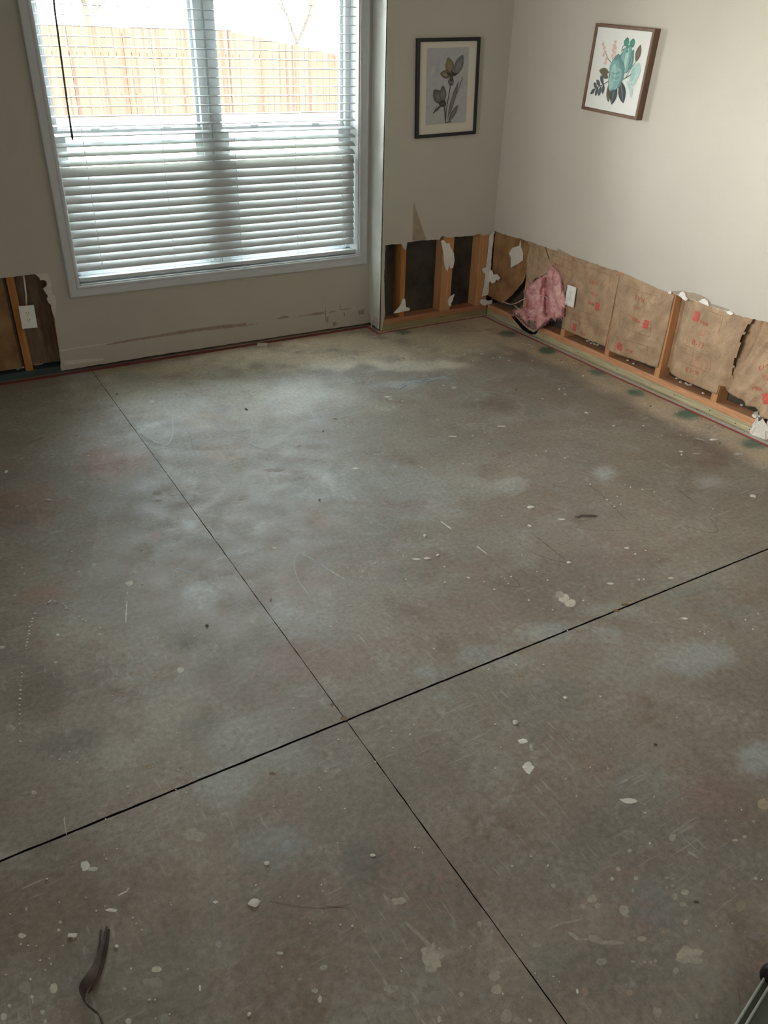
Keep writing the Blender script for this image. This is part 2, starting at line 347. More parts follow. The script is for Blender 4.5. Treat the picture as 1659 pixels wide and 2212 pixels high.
# stains seen on the slab: centre px, radii px, colour, strength
ST = [
 (250,1000,70,35,(.24,.13,.09),.6),(60,1090,90,45,(.22,.14,.10),.55),(340,1160,28,16,(.25,.13,.09),.5),(680,1125,45,30,(.22,.14,.11),.5),
 (640,1420,70,40,(.20,.14,.11),.45),(1300,1665,50,35,(.20,.13,.11),.45),(600,1750,90,45,(.20,.15,.12),.4),(1030,1335,70,35,(.22,.17,.15),.5),
 (760,1430,50,40,(.19,.145,.12),.4),(90,1280,60,20,(.25,.15,.11),.5),(1560,1720,80,50,(.19,.13,.115),.5),(1330,1200,90,60,(.22,.18,.17),.45),
 (690,742,110,16,(.36,.24,.14),.6),(330,800,120,12,(.27,.22,.12),.5),(450,905,60,22,(.33,.26,.17),.55),(480,975,45,25,(.31,.22,.15),.5),(30,1230,60,60,(.22,.18,.14),.5),
 (1097,721,20,8,(.05,.13,.09),.9),(1184,757,22,8,(.05,.14,.09),.85),(1289,803,22,8,(.04,.14,.10),.95),(1372,848,25,9,(.04,.15,.10),.95),
 (1484,895,30,11,(.05,.15,.11),.9),(1625,959,32,12,(.05,.15,.10),.9),(872,718,22,6,(.06,.13,.09),.8),(290,812,40,8,(.10,.14,.09),.4),
 (800,1050,230,55,(.25,.26,.25),.65),(640,850,80,30,(.33,.34,.32),.6),(700,1045,60,22,(.30,.31,.31),.5),(440,1285,36,26,(.32,.34,.34),.75),
 (480,1690,85,45,(.27,.29,.285),.75),(590,1820,90,55,(.22,.24,.24),.65),(560,1600,110,70,(.25,.26,.255),.6),(640,1330,70,50,(.26,.27,.265),.55),
 (1308,1022,30,20,(.36,.38,.39),.75),(1525,1040,40,18,(.33,.34,.35),.55),(1500,1425,90,35,(.28,.30,.31),.7),(1640,1640,50,35,(.30,.33,.36),.75),
 (270,860,70,28,(.34,.35,.34),.6),(330,930,55,30,(.30,.32,.31),.5),(1110,1045,50,16,(.31,.32,.33),.5),(920,1100,90,25,(.30,.31,.31),.45),(1370,1430,90,80,(.25,.25,.24),.5),
 (1060,1420,80,25,(.26,.28,.28),.55),(1230,1365,110,20,(.29,.31,.32),.6),(930,1450,60,20,(.28,.30,.30),.5),(1310,1320,70,18,(.29,.31,.31),.5),
 (700,760,330,35,(.47,.43,.35),.8),(960,740,150,28,(.44,.40,.32),.75),(900,790,90,12,(.48,.46,.40),.6),(500,860,330,60,(.30,.275,.23),.5),(860,830,50,8,(.33,.37,.38),.6),
 (400,850,200,40,(.30,.285,.25),.55),(430,1880,95,60,(.24,.21,.17),.6),(330,1490,95,120,(.265,.25,.215),.65),(260,1620,60,45,(.275,.265,.24),.6),(150,1370,110,40,(.25,.225,.19),.5),(30,1850,60,20,(.27,.27,.25),.6),
 (90,1500,75,75,(.135,.115,.09),.75),(405,1385,42,26,(.135,.12,.098),.8),(150,1600,90,40,(.135,.13,.11),.6),(1120,850,130,45,(.165,.15,.122),.7),(1450,1000,150,60,(.165,.145,.115),.65),
 (1170,930,150,40,(.17,.155,.13),.5),(1220,1240,160,50,(.175,.16,.14),.5),(430,1570,40,25,(.145,.135,.115),.6),(700,1560,100,60,(.20,.175,.15),.4),(1250,1560,200,90,(.165,.152,.133),.5),
 (100,1950,150,110,(.145,.125,.098),.65),(1050,1900,230,120,(.16,.15,.135),.5),(700,2050,200,110,(.175,.158,.13),.45),(800,1860,70,45,(.13,.135,.13),.6),(1400,1860,260,130,(.15,.145,.137),.5),
 (1180,2080,50,60,(.15,.17,.165),.5),(1400,1950,60,60,(.17,.185,.19),.5),(1380,1700,100,60,(.17,.18,.18),.45),(1350,2100,200,110,(.155,.15,.14),.5),(300,2120,180,110,(.135,.13,.11),.5),
 (560,950,110,40,(.26,.25,.225),.4),(60,900,110,40,(.22,.21,.185),.4),(640,1270,60,50,(.235,.20,.18),.4),(1130,1150,120,40,(.21,.20,.185),.4),(840,1480,70,50,(.23,.215,.20),.35),
]
def floor_colour(X, Y):
    col = np.tile(BASE, (X.size, 1)).astype(float)
    # warm light dust band along the framed walls
    n1 = np.array([noise.noise(Vector((x*3.1, y*3.1, .3))) for x, y in zip(X, Y)])
    n2 = np.array([noise.noise(Vector((x*9.3, y*9.3, 4.3))) for x, y in zip(X, Y)])
    n3 = np.array([noise.noise(Vector((x*1.3, y*1.3, 9.3))) for x, y in zip(X, Y)])
    dust = np.clip((X+.33+.08*n1+.05*n2)/.12, 0, 1)
    col = col*(1-.85*dust[:, None]) + np.array([.47, .40, .30])*.85*dust[:, None]
    dust = np.clip((Y+.42+.12*n1+.06*n2)/.3, 0, 1)*np.clip((X+2.7)/1., 0, 1)
    col = col*(1-.6*dust[:, None]) + np.array([.50, .44, .34])*.6*dust[:, None]
    col *= (1+.10*n3[:, None]*np.array([1.0, .9, .7]))
    for cx, cy, rx, ry, c, s in ST:
        p = fl(cx, cy); a = fl(cx+rx, cy)-fl(cx-rx, cy); b = fl(cx, cy+ry)-fl(cx, cy-ry)
        a2 = np.array([a.x, a.y])/2; b2 = np.array([b.x, b.y])/2
        A = np.linalg.inv(np.array([a2, b2]).T)
        q = A @ np.vstack([X-p.x, Y-p.y]); r = np.sqrt((q**2).sum(0))
        w = np.clip((1.25-r+.45*n2+.35*n1)/.7, 0, 1); w = w*w*(3-2*w)*min(.95, s*1.12)
        col = col*(1-w[:, None])+np.array(c)*w[:, None]
    return np.clip(col*FK*np.array([1.045, .985, .915]), .004, .9)

fb = MB()
def slab(x0, x1, y0, y1, st):
    xs = np.unique(np.r_[np.arange(x0, x1, st), x1]); ys = np.unique(np.r_[np.arange(y0, y1, st), y1])
    X, Y = np.meshgrid(xs, ys); nx, ny = len(xs), len(ys)
    Xf, Yf = X.ravel().copy(), Y.ravel().copy()
    col = floor_colour(Xf, Yf)
    # chipped saw-cut edges
    for i in range(Xf.size):
        for e, arr in ((JX, Xf), (JY, Yf)):
            if abs(arr[i]-e) < .006:
                o = Yf[i] if arr is Xf else Xf[i]
                j = noise.noise(Vector((o*33, e, arr[i]*900)))*.0016
                j += .0028*max(0, noise.noise(Vector((o*9, e, arr[i]*700)))-.25)
                arr[i] += j*(1 if arr[i] > e else -1)*1.0
    vs = [(Xf[i], Yf[i], 0) for i in range(Xf.size)]
    fs = [(j*nx+i, j*nx+i+1, (j+1)*nx+i+1, (j+1)*nx+i) for j in range(ny-1) for i in range(nx-1)]
    fb.add(vs, fs, 0, [(*c, 1) for c in col])
    # walls of the cut
    edge = [j*nx for j in range(ny)], [j*nx+nx-1 for j in range(ny)], list(range(nx)), [(ny-1)*nx+i for i in range(nx)]
    for ed, cond in zip(edge, (abs(x0-JX) < .01, abs(x1-JX) < .01, abs(y0-JY) < .01, abs(y1-JY) < .01)):
        if cond:
            k = len(ed); fb.add([vs[i] for i in ed]+[(vs[i][0], vs[i][1], -.02) for i in ed], [(i, i+1, k+i+1, k+i) for i in range(k-1)], 1)
g1, g2 = .0013, .0034
slab(-5.6, JX-g1, -7.0, JY-g2, .035); slab(JX+g1, .30, -7.0, JY-g2, .03)
slab(-5.6, JX-g1, JY+g2, .32, .03); slab(JX+g1, .30, JY+g2, .32, .025)
fb.add([(-5.6, -7, -.011), (.3, -7, -.011), (.3, .32, -.011), (-5.6, .32, -.011)], [(0, 1, 2, 3)], 1)

# paint, plaster and scuffs dried on the slab (part of the floor mesh)
DZ = [0.00012]
def spot(cx, cy, rx, ry, c, a, ang=0, rag=.18, seed=None, n=26, plane=None, soft=.16):
    sd = (cx*.37+cy*.11) if seed is None else seed
    DZ[0] += .0000010; z = DZ[0]
    P = (lambda x, y: fl(x, y, z)) if plane is None else plane
    vs = [P(cx, cy)]; co = [(*c, a)]
    ca, sa = math.cos(ang), math.sin(ang)
    for ring, aa in ((1-soft, a), (1.0, 0)):
        for k in range(n):
            t = 2*math.pi*k/n
            r = 1+rag*(1.6*noise.noise(Vector((math.cos(t)*1.1, math.sin(t)*1.1, sd)))+1.3*noise.noise(Vector((math.cos(t)*3, math.sin(t)*3, sd+5))))
            x, y = rx*r*math.cos(t)*ring, ry*r*math.sin(t)*ring
            vs.append(P(cx+x*ca-y*sa, cy+x*sa+y*ca)); co.append((*c, aa))
    fs = [(0, 1+k, 1+(k+1) % n) for k in range(n)]+[(1+k, 1+n+k, 1+n+(k+1) % n, 1+(k+1) % n) for k in range(n)]
    return vs, fs, co
def dspot(*a, **k):
    if a[2] > 18: k['rag'] = .34
    vs, fs, co = spot(*a, **k); fb.add(vs, fs, 2, co)
def smooth_pts(pts, n=6):
    pts = [Vector((*p, 0)) if len(p) == 2 else Vector(p) for p in pts]; out = []
    for i in range(len(pts)-1):
        p0, p1, p2, p3 = pts[max(i-1, 0)], pts[i], pts[i+1], pts[min(i+2, len(pts)-1)]
        for k in range(n):
            t = k/n; out.append(.5*((2*p1)+(p2-p0)*t+(2*p0-5*p1+4*p2-p3)*t*t+(3*p1-p0-3*p2+p3)*t**3))
    out.append(pts[-1]); return out
def stroke(pts, w, c, a, n=6, rag=.35, taper=True, brk=0.0, plane=None, mb=None, mi=2):
    DZ[0] += .0000010; z = DZ[0]
    P = (lambda x, y: fl(x, y, z)) if plane is None else plane
    ps = smooth_pts(pts, n); vs = []; co = []
    for i, p in enumerate(ps):
        t = (ps[min(i+1, len(ps)-1)]-ps[max(i-1, 0)]); t = t.normalized() if t.length else Vector((1, 0, 0))
        nn = Vector((-t.y, t.x, 0)); k = i/(len(ps)-1)
        ww = w/2*(1+rag*noise.noise(Vector((p.x*.15, p.y*.15, 2)))*1.5)*((.35+.65*math.sin(math.pi*k)**.5) if taper else 1)
        aa = a*(1 if brk == 0 else max(0, min(1, .9+brk*2.2*noise.noise(Vector((p.x*.09, p.y*.09, 7))))))
        if taper and i in (0, len(ps)-1): aa = 0
        for s_, m_ in ((-1, 0), (-.55, 1), (.55, 1), (1, 0)):
            q = p+nn*ww*s_; vs.append(P(q.x, q.y)); co.append((*c, aa*m_))
    fs = [(4*i+j, 4*i+j+1, 4*i+j+5, 4*i+j+4) for i in range(len(ps)-1) for j in range(3)]
    (mb or fb).add(vs, fs, mi, co)
BG = (.50, .465, .385); WH = (.72, .70, .64); GY = (.39, .37, .325); TN = (.45, .36, .28); LB = (.44, .46, .46); SC = (.48, .48, .46); DK = (.035, .028, .022)
SP = [(74,1712,8,5,BG,.8),(223,1739,13,7,BG,.55),(418,1806,28,14,BG,.6),(184,1871,11,13,WH,.75),(200,1877,13,5,WH,.55),(106,1865,5,8,GY,.5),
 (241,1966,14,4,WH,.8),(47,2021,10,6,BG,1),(130,1992,4,3.5,BG,.95),(127,2009,4,4,BG,.95),(57,1963,3.5,5,BG,.7),(455,1941,8,9,GY,.6),(466,1948,6,4,WH,.8),
 (480,1958,5,6,GY,.5),(472,2040,8,11,GY,.75),(483,2088,11,8,GY,.6),(338,2094,13,7,BG,.95),(332,2122,22,13,GY,.65),(290,2117,16,8,GY,.4),(263,2119,15,14,GY,.45),(54,2134,15,15,GY,.65),
 (116,2135,10,12,BG,.95),(69,2154,5,5,BG,.9),(71,2163,3,6,BG,.8),(20,2172,4,4,BG,.9),(8,2196,8,9,BG,1),(92,2186,6,5,BG,.85),(98,2206,4,6,BG,.8),(269,2136,5,4,BG,.8),
 (299,2149,6,7,GY,.65),(282,2162,5,9,GY,.5),(432,2134,2.5,8,WH,.9),(277,2206,7,8,BG,.95),(358,2200,14,12,GY,.6),(376,2169,17,9,GY,.35),(236,2144,9,7,GY,.35),(158,2022,3,7,BG,.9),
 (863,1947,22,8,BG,.65),(884,1973,10,6,GY,.5),(934,2068,28,36,(.45,.415,.345),.8),(964,2056,24,8,(.45,.415,.345),.45),(982,2078,10,6,GY,.45),(949,2124,23,14,GY,.5),(944,2154,28,17,GY,.5),
 (845,2136,17,10,BG,.55),(807,2194,8,8,GY,.6),(949,2202,5,8,BG,.9),(691,2158,5,9,BG,.95),(680,2140,8,6,BG,.8),(699,2090,10,7,BG,.65),(605,2059,8,4,BG,.85),(795,2009,11,12,GY,.5),
 (617,1828,13,14,LB,.5),(648,2115,6,3,BG,.6),(747,2089,4,4,BG,.6),(748,2098,4,4,BG,.5),(609,2088,3,3,BG,.8),(657,2046,3,3,BG,.5),(990,2132,6,5,GY,.5),
 (1080,1900,5,4,BG,.5),(1195,1913,5,6,BG,.7),(1335,1878,6,6,BG,.7),(1322,1898,5,5,BG,.8),(1279,1942,12,10,BG,.65),(1258,1957,7,6,BG,.6),(1291,1957,8,7,BG,.6),(1347,1966,12,12,(.45,.415,.345),.75),(1353,1979,7,5,(.45,.415,.345),.7),
 (1156,2041,13,7,BG,.5),(1035,1996,6,7,BG,.6),(1062,2015,5,9,BG,.6),(1067,2108,15,15,BG,.6),(1077,2089,7,6,BG,.55),(1073,2137,13,12,BG,.65),(1043,2156,11,12,GY,.5),(996,2147,6,6,BG,.75),
 (1145,2204,5,5,BG,.95),(1094,2196,13,16,BG,.55),(1118,2204,9,8,BG,.5),(1299,2078,13,9,BG,.6),(1264,2142,9,11,TN,.6),(1247,2141,3,6,WH,.95),(1453,1809,9,9,BG,.65),(1360,1838,6,6,BG,.65),
 (1374,1897,6,5,BG,.75),(1367,1924,4,5,BG,.6),(1440,1896,6,3,BG,.6),(1453,1898,5,3,BG,.6),(1453,1913,5,4,BG,.6),(1440,1917,3,3,BG,.6),(1444,1881,4,6,GY,.5),(1458,1937,7,10,BG,.6),(1479,1927,10,8,BG,.75),
 (1475,1954,9,5,BG,.6),(1407,1937,5,8,GY,.5),(1434,2012,7,6,TN,.7),(1405,2003,5,9,TN,.6),(1386,2028,11,7,BG,.65),(1481,1993,6,7,BG,.6),(1545,2026,14,13,GY,.5),(1545,1998,10,10,GY,.4),(1600,1957,11,13,(.44,.40,.30),.5),
 (1631,2022,14,11,(.42,.34,.32),.5),(1489,2064,32,19,(.45,.415,.345),.85),(1505,2074,16,10,(.45,.415,.345),.7),(1460,2097,7,8,BG,.65),(1476,2110,5,5,GY,.5),(1580,2092,9,14,GY,.5),(1590,2112,9,12,GY,.45),(1575,2120,14,14,GY,.3),
 (1547,2135,18,12,(.36,.28,.22),.25),(1635,2086,16,15,(.42,.32,.25),.6),(1405,2079,5,5,BG,.7),(1393,2078,4,4,BG,.7),(1416,2076,4,4,BG,.7),(1368,2077,7,4,BG,.6),(1360,2144,8,9,TN,.65),(1420,2186,11,12,BG,.6),(1505,2194,4,7,BG,.75),
 (1608,1807,5,4,BG,.75),(1588,1815,7,3,BG,.8),(1570,1792,3,3,BG,.6),(1568,1773,3,4,BG,.6),(1628,1774,4,4,BG,.6),(1608,1782,10,7,GY,.4),(1649,1736,14,14,(.42,.34,.24),.8),(1632,1898,5,4,BG,.8),(1510,2010,3,3,BG,.7),
 (1141,1658,12,13,WH,1),(1129,1601,11,6,WH,.9),(1147,1614,4,9,WH,.5),(1219,1292,13,11,(.55,.51,.43),.95),(1232,1303,14,9,(.55,.51,.43),.95),(1209,1284,11,8,(.50,.47,.40),.6),
 (1473,1336,9,5,BG,.55),(1125,1460,8,5,(.40,.30,.22),.5),(280,1260,9,6,BG,.95),(390,1447,8,7,BG,1),(22,1572,14,8,BG,.65),(5,1398,7,4,BG,.85),(37,1403,5,3,BG,.6),(120,1430,5,3,BG,.9),(93,1407,4,3,BG,.6),
 (125,1371,4,3,WH,.9),(297,1598,7,6,BG,.7),(115,1524,6,4,GY,.6),(267,1416,4,4,GY,.6),(32,1286,4,2.5,BG,.8),(216,1370,5,3,BG,.8),(321,1657,8,6,(.42,.32,.22),.6),(331,1377,3,2,BG,.9),(37,1093,5,2,BG,.8),(235,1215,3,2,BG,.6),
 (177,923,6,2.5,BG,.6),(203,1219,7,4.5,BG,.7),(45,990,4,1.8,BG,.7),(170,944,4,1.6,BG,.7),(219,916,5,2,BG,.7),(328,867,8,3,WH,.6),(240,877,6,2.5,BG,.6),(508,1263,7,4,BG,.6),(108,1386,3,2,BG,.6),
 (838,857,9,2,WH,.7),(843,862,6,1.5,WH,.6),(980,837,6,3,WH,.4),(1262,1268,4,3,BG,.4),(1655,1010,3,2,WH,.6),(1359,1729,3,2,WH,.3),(1607,1145,4,2,BG,.4),(1446,1082,6,2,WH,.4),
 (340,1082,9,3,TN,.5),(325,1143,10,3.5,(.42,.35,.27),.5),(340,1065,12,6,(.38,.34,.29),.4),(590,1016,22,4,TN,.4),(1648,1011,5,2,WH,.6),(1505,980,12,2,WH,.4),(1595,980,10,3,WH,.5)]
for s in SP:
    if s[5] > .3: dspot(*s)
STK = [([(140,1763),(139,1772),(144,1805)],4.5,BG,.8,0),([(254,1935),(266,1929),(276,1924)],5,WH,.7,0),([(274,1924),(279,1917)],4,BG,.9,0),
 ([(874,1991),(895,2010),(922,2036),(932,2048)],13,(.45,.415,.345),.55,0),([(1184,2008),(1210,1996),(1240,1990),(1263,1983)],7,(.45,.415,.345),.65,.2),
 ([(1227,2014),(1240,2021),(1250,2032)],11,BG,.65,0),([(1248,2028),(1272,2029)],6,BG,.6,0),([(1270,2025),(1285,2028),(1302,2037)],19,(.45,.415,.345),.65,0),([(1298,2037),(1325,2036),(1350,2038)],13,(.45,.415,.345),.65,0),
 ([(1178,2021),(1188,2032),(1197,2044)],10,GY,.5,0),([(1106,2035),(1120,2045),(1136,2056),(1160,2062),(1181,2083)],10,GY,.4,.2),([(1486,1839),(1498,1846),(1512,1856)],9,BG,.6,0),([(1035,2000),(1042,2012),(1045,2025)],4,GY,.5,0),
 ([(276,1268),(274,1300),(272,1335),(273,1358)],3,WH,.85,.8),([(373,1250),(375,1311),(402,1375),(418,1412),(430,1439)],2.6,SC,.65,.6),([(373,1296),(375,1240),(385,1228),(405,1234),(425,1240)],3.6,SC,.7,.2),
 ([(442,1252),(470,1272),(506,1297),(560,1330),(600,1352)],3.2,SC,.65,.3),([(292,927),(324,948),(358,960),(370,948),(374,925),(370,898)],2.8,SC,.9,0),([(300,935),(330,958),(352,961)],10,(.52,.52,.50),.35,0),
 ([(402,889),(456,916),(499,937),(520,938),(537,930),(542,911),(530,894)],2,SC,.75,.2),([(560,863),(620,887),(672,909),(676,899),(665,878),(646,859)],2.4,SC,.8,0),([(693,927),(723,932),(718,917)],1.8,SC,.5,0),
 ([(660,1195),(644,1196),(635,1213),(641,1246),(656,1270),(671,1288)],2.6,SC,.85,0),([(650,1194),(681,1211),(711,1231),(741,1249),(765,1258)],3.4,SC,.8,.3),
 ([(851,1150),(816,1127),(803,1125),(800,1135),(810,1165),(831,1195),(855,1222),(900,1262)],1.8,SC,.6,.2),([(898,1089),(934,1115)],3,SC,.7,.5),([(949,1124),(977,1144)],4,WH,.8,.2),([(1026,1177),(1054,1198)],3.2,WH,.8,0),
 ([(819,1014),(840,1032),(858,1055)],2,SC,.5,0),([(857,839),(885,826),(915,822),(967,812)],9,(.40,.43,.43),.6,.3),([(862,842),(880,832)],1.6,DK,.6,0),([(900,824),(930,819)],1.4,DK,.5,0),
 ([(1145,1149),(1185,1180),(1226,1214)],1.3,DK,.6,0),([(1118,1172),(1168,1201),(1233,1218)],1.2,DK,.45,0),([(1060,1210),(1103,1243),(1123,1266),(1096,1266),(1060,1257)],1.3,(.14,.09,.06),.6,0),
 ([(1457,1052),(1508,1091)],1.2,DK,.55,0),([(1529,1113),(1549,1140),(1537,1151),(1475,1135)],1.3,(.13,.09,.07),.55,0),([(1313,1084),(1356,1124)],1.2,DK,.5,0),([(1268,1044),(1313,1080)],1.3,DK,.5,0),([(1230,1137),(1300,1146),(1390,1143)],1.1,DK,.35,0),
 ([(1417,994),(1437,1003),(1457,1015)],2.6,SC,.6,.3),([(1499,945),(1524,952)],1.8,WH,.8,0),([(955,1213),(1012,1192),(1150,1148)],3,SC,.28,.3),([(454,1361),(470,1390),(486,1419)],4,SC,.45,.3),
 ([(395,1540),(402,1587),(398,1655)],2,SC,.35,.4),([(402,922),(412,950),(424,990)],2,SC,.45,.3),([(268,970),(262,1020)],2,SC,.35,.3),([(465,920),(560,968),(600,960)],1.6,SC,.3,.2),
 ([(1180,880),(1200,890),(1230,885)],4,SC,.35,.3),([(1115,865),(1138,886)],4,SC,.35,0),([(1430,1640),(1530,1390)],1.2,SC,.0,0),([(1560,1960),(1610,1915),(1655,1870)],2.6,SC,.35,.4),([(1480,1300),(1510,1330)],1.5,SC,.4,0),
 ([(580,1946),(640,1958),(700,1962),(760,1953)],5,(.24,.19,.17),.5,0),([(700,1958),(755,1962)],3,(.11,.08,.07),.45,0),([(1304,2110),(1315,2116),(1320,2124)],2,GY,.6,0),([(1090,2140),(1100,2150)],2,GY,.5,0),
 ([(1595,2130),(1598,2160),(1598,2185)],2.5,(.22,.22,.22),.35,0),([(1155,1955),(1170,1968),(1182,1986)],1.6,SC,.5,.2),([(1150,1920),(1162,1934)],1.5,SC,.4,0),([(460,1955),(461,1985),(470,2015)],2,SC,.4,.3),([(330,2158),(336,2142),(344,2133)],2.2,SC,.6,.2),
 ([(30,985),(60,958),(95,945)],5,(.36,.34,.30),.4,.2),([(805,805),(850,800),(880,790)],4,SC,.3,.4)]
for p, w, c, a, bk in STK:
    if a > .05: stroke(p, w, c, a, brk=bk)
# patches of crusted debris by the saw cuts
for x, y, rx, ry in ((1350,1306,9,3.5),(1238,1314,1,1),(743,1552,9,5),(718,1523,4,4),(1331,1319,7,3),(588,1671,7,4),(585,1296,3,5)):
    dspot(x, y, rx, ry, (.20, .13, .07), .8)
# pink chalk / adhesive line along the walls
RED = (.42, .085, .085)
def floorline(pts, w, c, a, rag=.3, brk=.35): # pts in metres
    stroke(pts, w, c, a, n=24, rag=rag, taper=False, brk=brk, plane=lambda x, y: Vector((x, y, DZ[0])))
def strip(pts, w, c, a, **k): floorline(pts, w, c, a, **k)
strip([(-.030, -.03), (-.038, -1.2), (-.034, -2.4), (-.04, -3.2)], .05, (.62, .60, .54), .9, rag=.1, brk=.2)
strip([(-.050, -.03), (-.058, -.8), (-.062, -1.3), (-.058, -2.0), (-.06, -3.2)], .021, RED, 1.0, rag=.25, brk=.15)
strip([(-.96, -.045), (-.5, -.036), (-.02, -.036)], .022, (.36, .10, .09), .85, rag=.5, brk=.3)
strip([(-5.5, .126), (-3.0, .126), (-2.0, .127), (-.93, .125)], .045, (.23, .055, .055), .9, rag=.2, brk=.15)
strip([(-5.5, .097), (-3.0, .098)], .018, (.44, .22, .17), .8, rag=.5, brk=.5)
strip([(-.938, .13), (-.942, .0), (-.945, -.05)], .024, (.36, .08, .08), .9, rag=.5, brk=.2)
M['cutwall'] = M['joint']
floor = tag(fb.make('floor', [M['concrete'], M['joint'], M['decal']]), kind='structure')
floor['label'] = 'grey brown stained concrete slab with saw cuts and paint spatter'

# ------------------------------------------------------------------ walls
def pz(pts, ax, val):
    out = []
    for x, y in pts:
        p = on(x, y, ax, val); q = [p.x, p.y, p.z]; q.pop(ax); out.append(tuple(q))
    return out
def jag(pts, amp=.0022, step=.012, seed=0):
    out = []
    for i in range(len(pts)-1):
        a, b = Vector(pts[i]), Vector(pts[i+1]); L = (b-a).length; n = max(1, int(L/step))
        for k in range(n):
            p = a.lerp(b, k/n); j = noise.noise(Vector((p.x*60, p.y*60, seed)))*amp*2
            nn = Vector((-(b-a).y, (b-a).x)); nn = nn.normalized() if nn.length else Vector((0, 1))
            out.append(tuple(p+nn*j))
    out.append(tuple(pts[-1])); return out

# window wall (x, z)
WX0, WX1, WZ0, WZ1 = -2.792, -.990, .478, 2.06
tear = [(0,601),(20,599),(45,596),(75,592),(80,596),(85,600.5),(87,606),(93,605),(100,608),(102,615),(99,620),(93,624),(99,633),(103.5,640),(101,646),(103.5,652),(110.5,658),(111,666),(112,672),(115,680),(117.5,686),(119,699),(124.6,734.6),(129,764),(132,784),(131,793)]
tearp = jag(pz(tear, 1, YW), .0015, .01)
out = [(-5.6, CE), (-5.6, tearp[0][1])]+tearp+jag([(tearp[-1][0], .013), (-2.4, .018), (-1.6, .016), (XC+.0, .014)], .002, .03, 3)+[(XC, CE)]
w = MB(); w.plate(out, [[(WX0, WZ0), (WX1, WZ0), (WX1, WZ1), (WX0, WZ1)]], 1, YW, YW+.0127, 0, 1)
# scars of the removed baseboard and peeled paper, on the wall face
def wp(ax, face):
    def P(x, y):
        DZ[0] += 0; p = on(x, y, ax, face); return p
    return P
EP = .0007
def patch(mb, pts, ax, face, mi, a=.004, seed=1):
    q = jag(pts+[pts[0]], a*.3, .008, seed)[:-1]; mb.plate(q, [], ax, face, face+ (.0004 if face > 0 else .0004), mi)
TP = M['torn']
patch(w, pz([(230,743.5),(262,737),(300,730),(340,723.5),(395,713.5),(430,709),(470,703.5),(521,699),(530,696.5),(533,702),(560,698),(535,704),(500,708),(440,714),(400,720),(340,729),(300,735),(262,741),(230,746)], 1, YW-EP), 1, YW-EP, 2)
patch(w, pz([(592,689.5),(604,686),(613,682),(622,683),(625,686),(605,689)], 1, YW-EP), 1, YW-EP, 2)
patch(w, pz([(633,685),(660,681),(680,675),(700,673.5),(702,677),(690,680),(650,683.5)], 1, YW-EP), 1, YW-EP, 2)
patch(w, pz([(710,674),(718,671.5),(726,671),(724,673),(712,676)], 1, YW-EP), 1, YW-EP, 2)
patch(w, pz([(734,668.5),(745,667),(757,666),(757,667.5),(745,669.5),(735,670)], 1, YW-EP), 1, YW-EP, 2)
patch(w, pz([(734,655),(735.5,655),(736,668),(734.5,668)], 1, YW-EP), 1, YW-EP, 2)
patch(w, pz([(702,662),(703,662),(704.5,690),(702.5,695)], 1, YW-EP), 1, YW-EP, 2)
patch(w, pz([(706,684),(710,683.5),(709,696),(704,696)], 1, YW-EP), 1, YW-EP, 2)
patch(w, pz([(743,675),(745,675),(744.5,685),(742.5,684.5)], 1, YW-EP), 1, YW-EP, 2)
patch(w, pz([(718,697),(724,695),(728,700),(726,703),(720,705)], 1, YW-EP), 1, YW-EP, 2)
patch(w, pz([(774,672),(786,668),(787,678),(776,680)], 1, YW-EP), 1, YW-EP, 2)
patch(w, pz([(130,757),(160,751),(232,741),(232,743),(160,754),(131,760)], 1, YW-EP), 1, YW-EP, 3)
patch(w, pz([(135,780),(180,776),(225,774),(222,779),(180,784),(140,789)], 1, YW-EP), 1, YW-EP, 3)
patch(w, pz([(765,665.5),(788,661),(788,662.5),(765,667)], 1, YW-EP), 1, YW-EP, 3)
patch(w, pz([(77,592),(101,590),(108,601),(112,612),(110,622),(113,633),(119,640),(121,655),(120,670),(119,684),(117,683),(113,672),(111.5,660),(104,652),(102,646),(104,640),(99.5,632),(94,625),(100,620),(103,615),(100,607),(93,604),(87,605),(85,600)], 1, YW-EP), 1, YW-EP, 3)
M['scar'] = mat('pale_caulk_scar', (.60, .57, .52), .85, .1, var=.08, vscale=60)
wall_b = tag(w.make('wall_back', [M['wall'], M['gyp'], M['torn'], M['scar']]), kind='structure')

# return of the chase
w = MB()
ret = [(YC+.001, CE), (YC+.001, .016), (.03, .012), (.09, .02), (YW, .022), (YW, CE)]
w.plate(ret, [], 0, XC, XC+.0127, 0, 1)
q = pz([(789,670),(797,676),(806,681),(812,684.5),(818,691),(817,706),(811,706),(806,700),(799,697),(791,690)], 0, XC-EP)
w.plate(q, [], 0, XC-EP, XC-EP+.0004, 2)
q = pz([(797,676),(806,677),(808,681),(804,692),(803,708),(800.5,708),(802,692)], 0, XC-.004)
w.plate(q, [], 0, XC-.004, XC-.002, 3)
q = pz([(775,672),(788,668),(792,676),(796,687),(791,690),(787,680)], 0, XC-EP)
w.plate(q, [], 0, XC-EP*2, XC-EP*2+.0004, 2)
M['ret'] = mat('window_lit_return_paint', (.66, .67, .63), .6, .3, bump=.12, bscale=260)  # wall paint lightened so the colour carries the window light on the return
tag(w.make('wall_return', [M['ret'], M['gyp'], M['scar'], M['gyp']]), kind='structure')

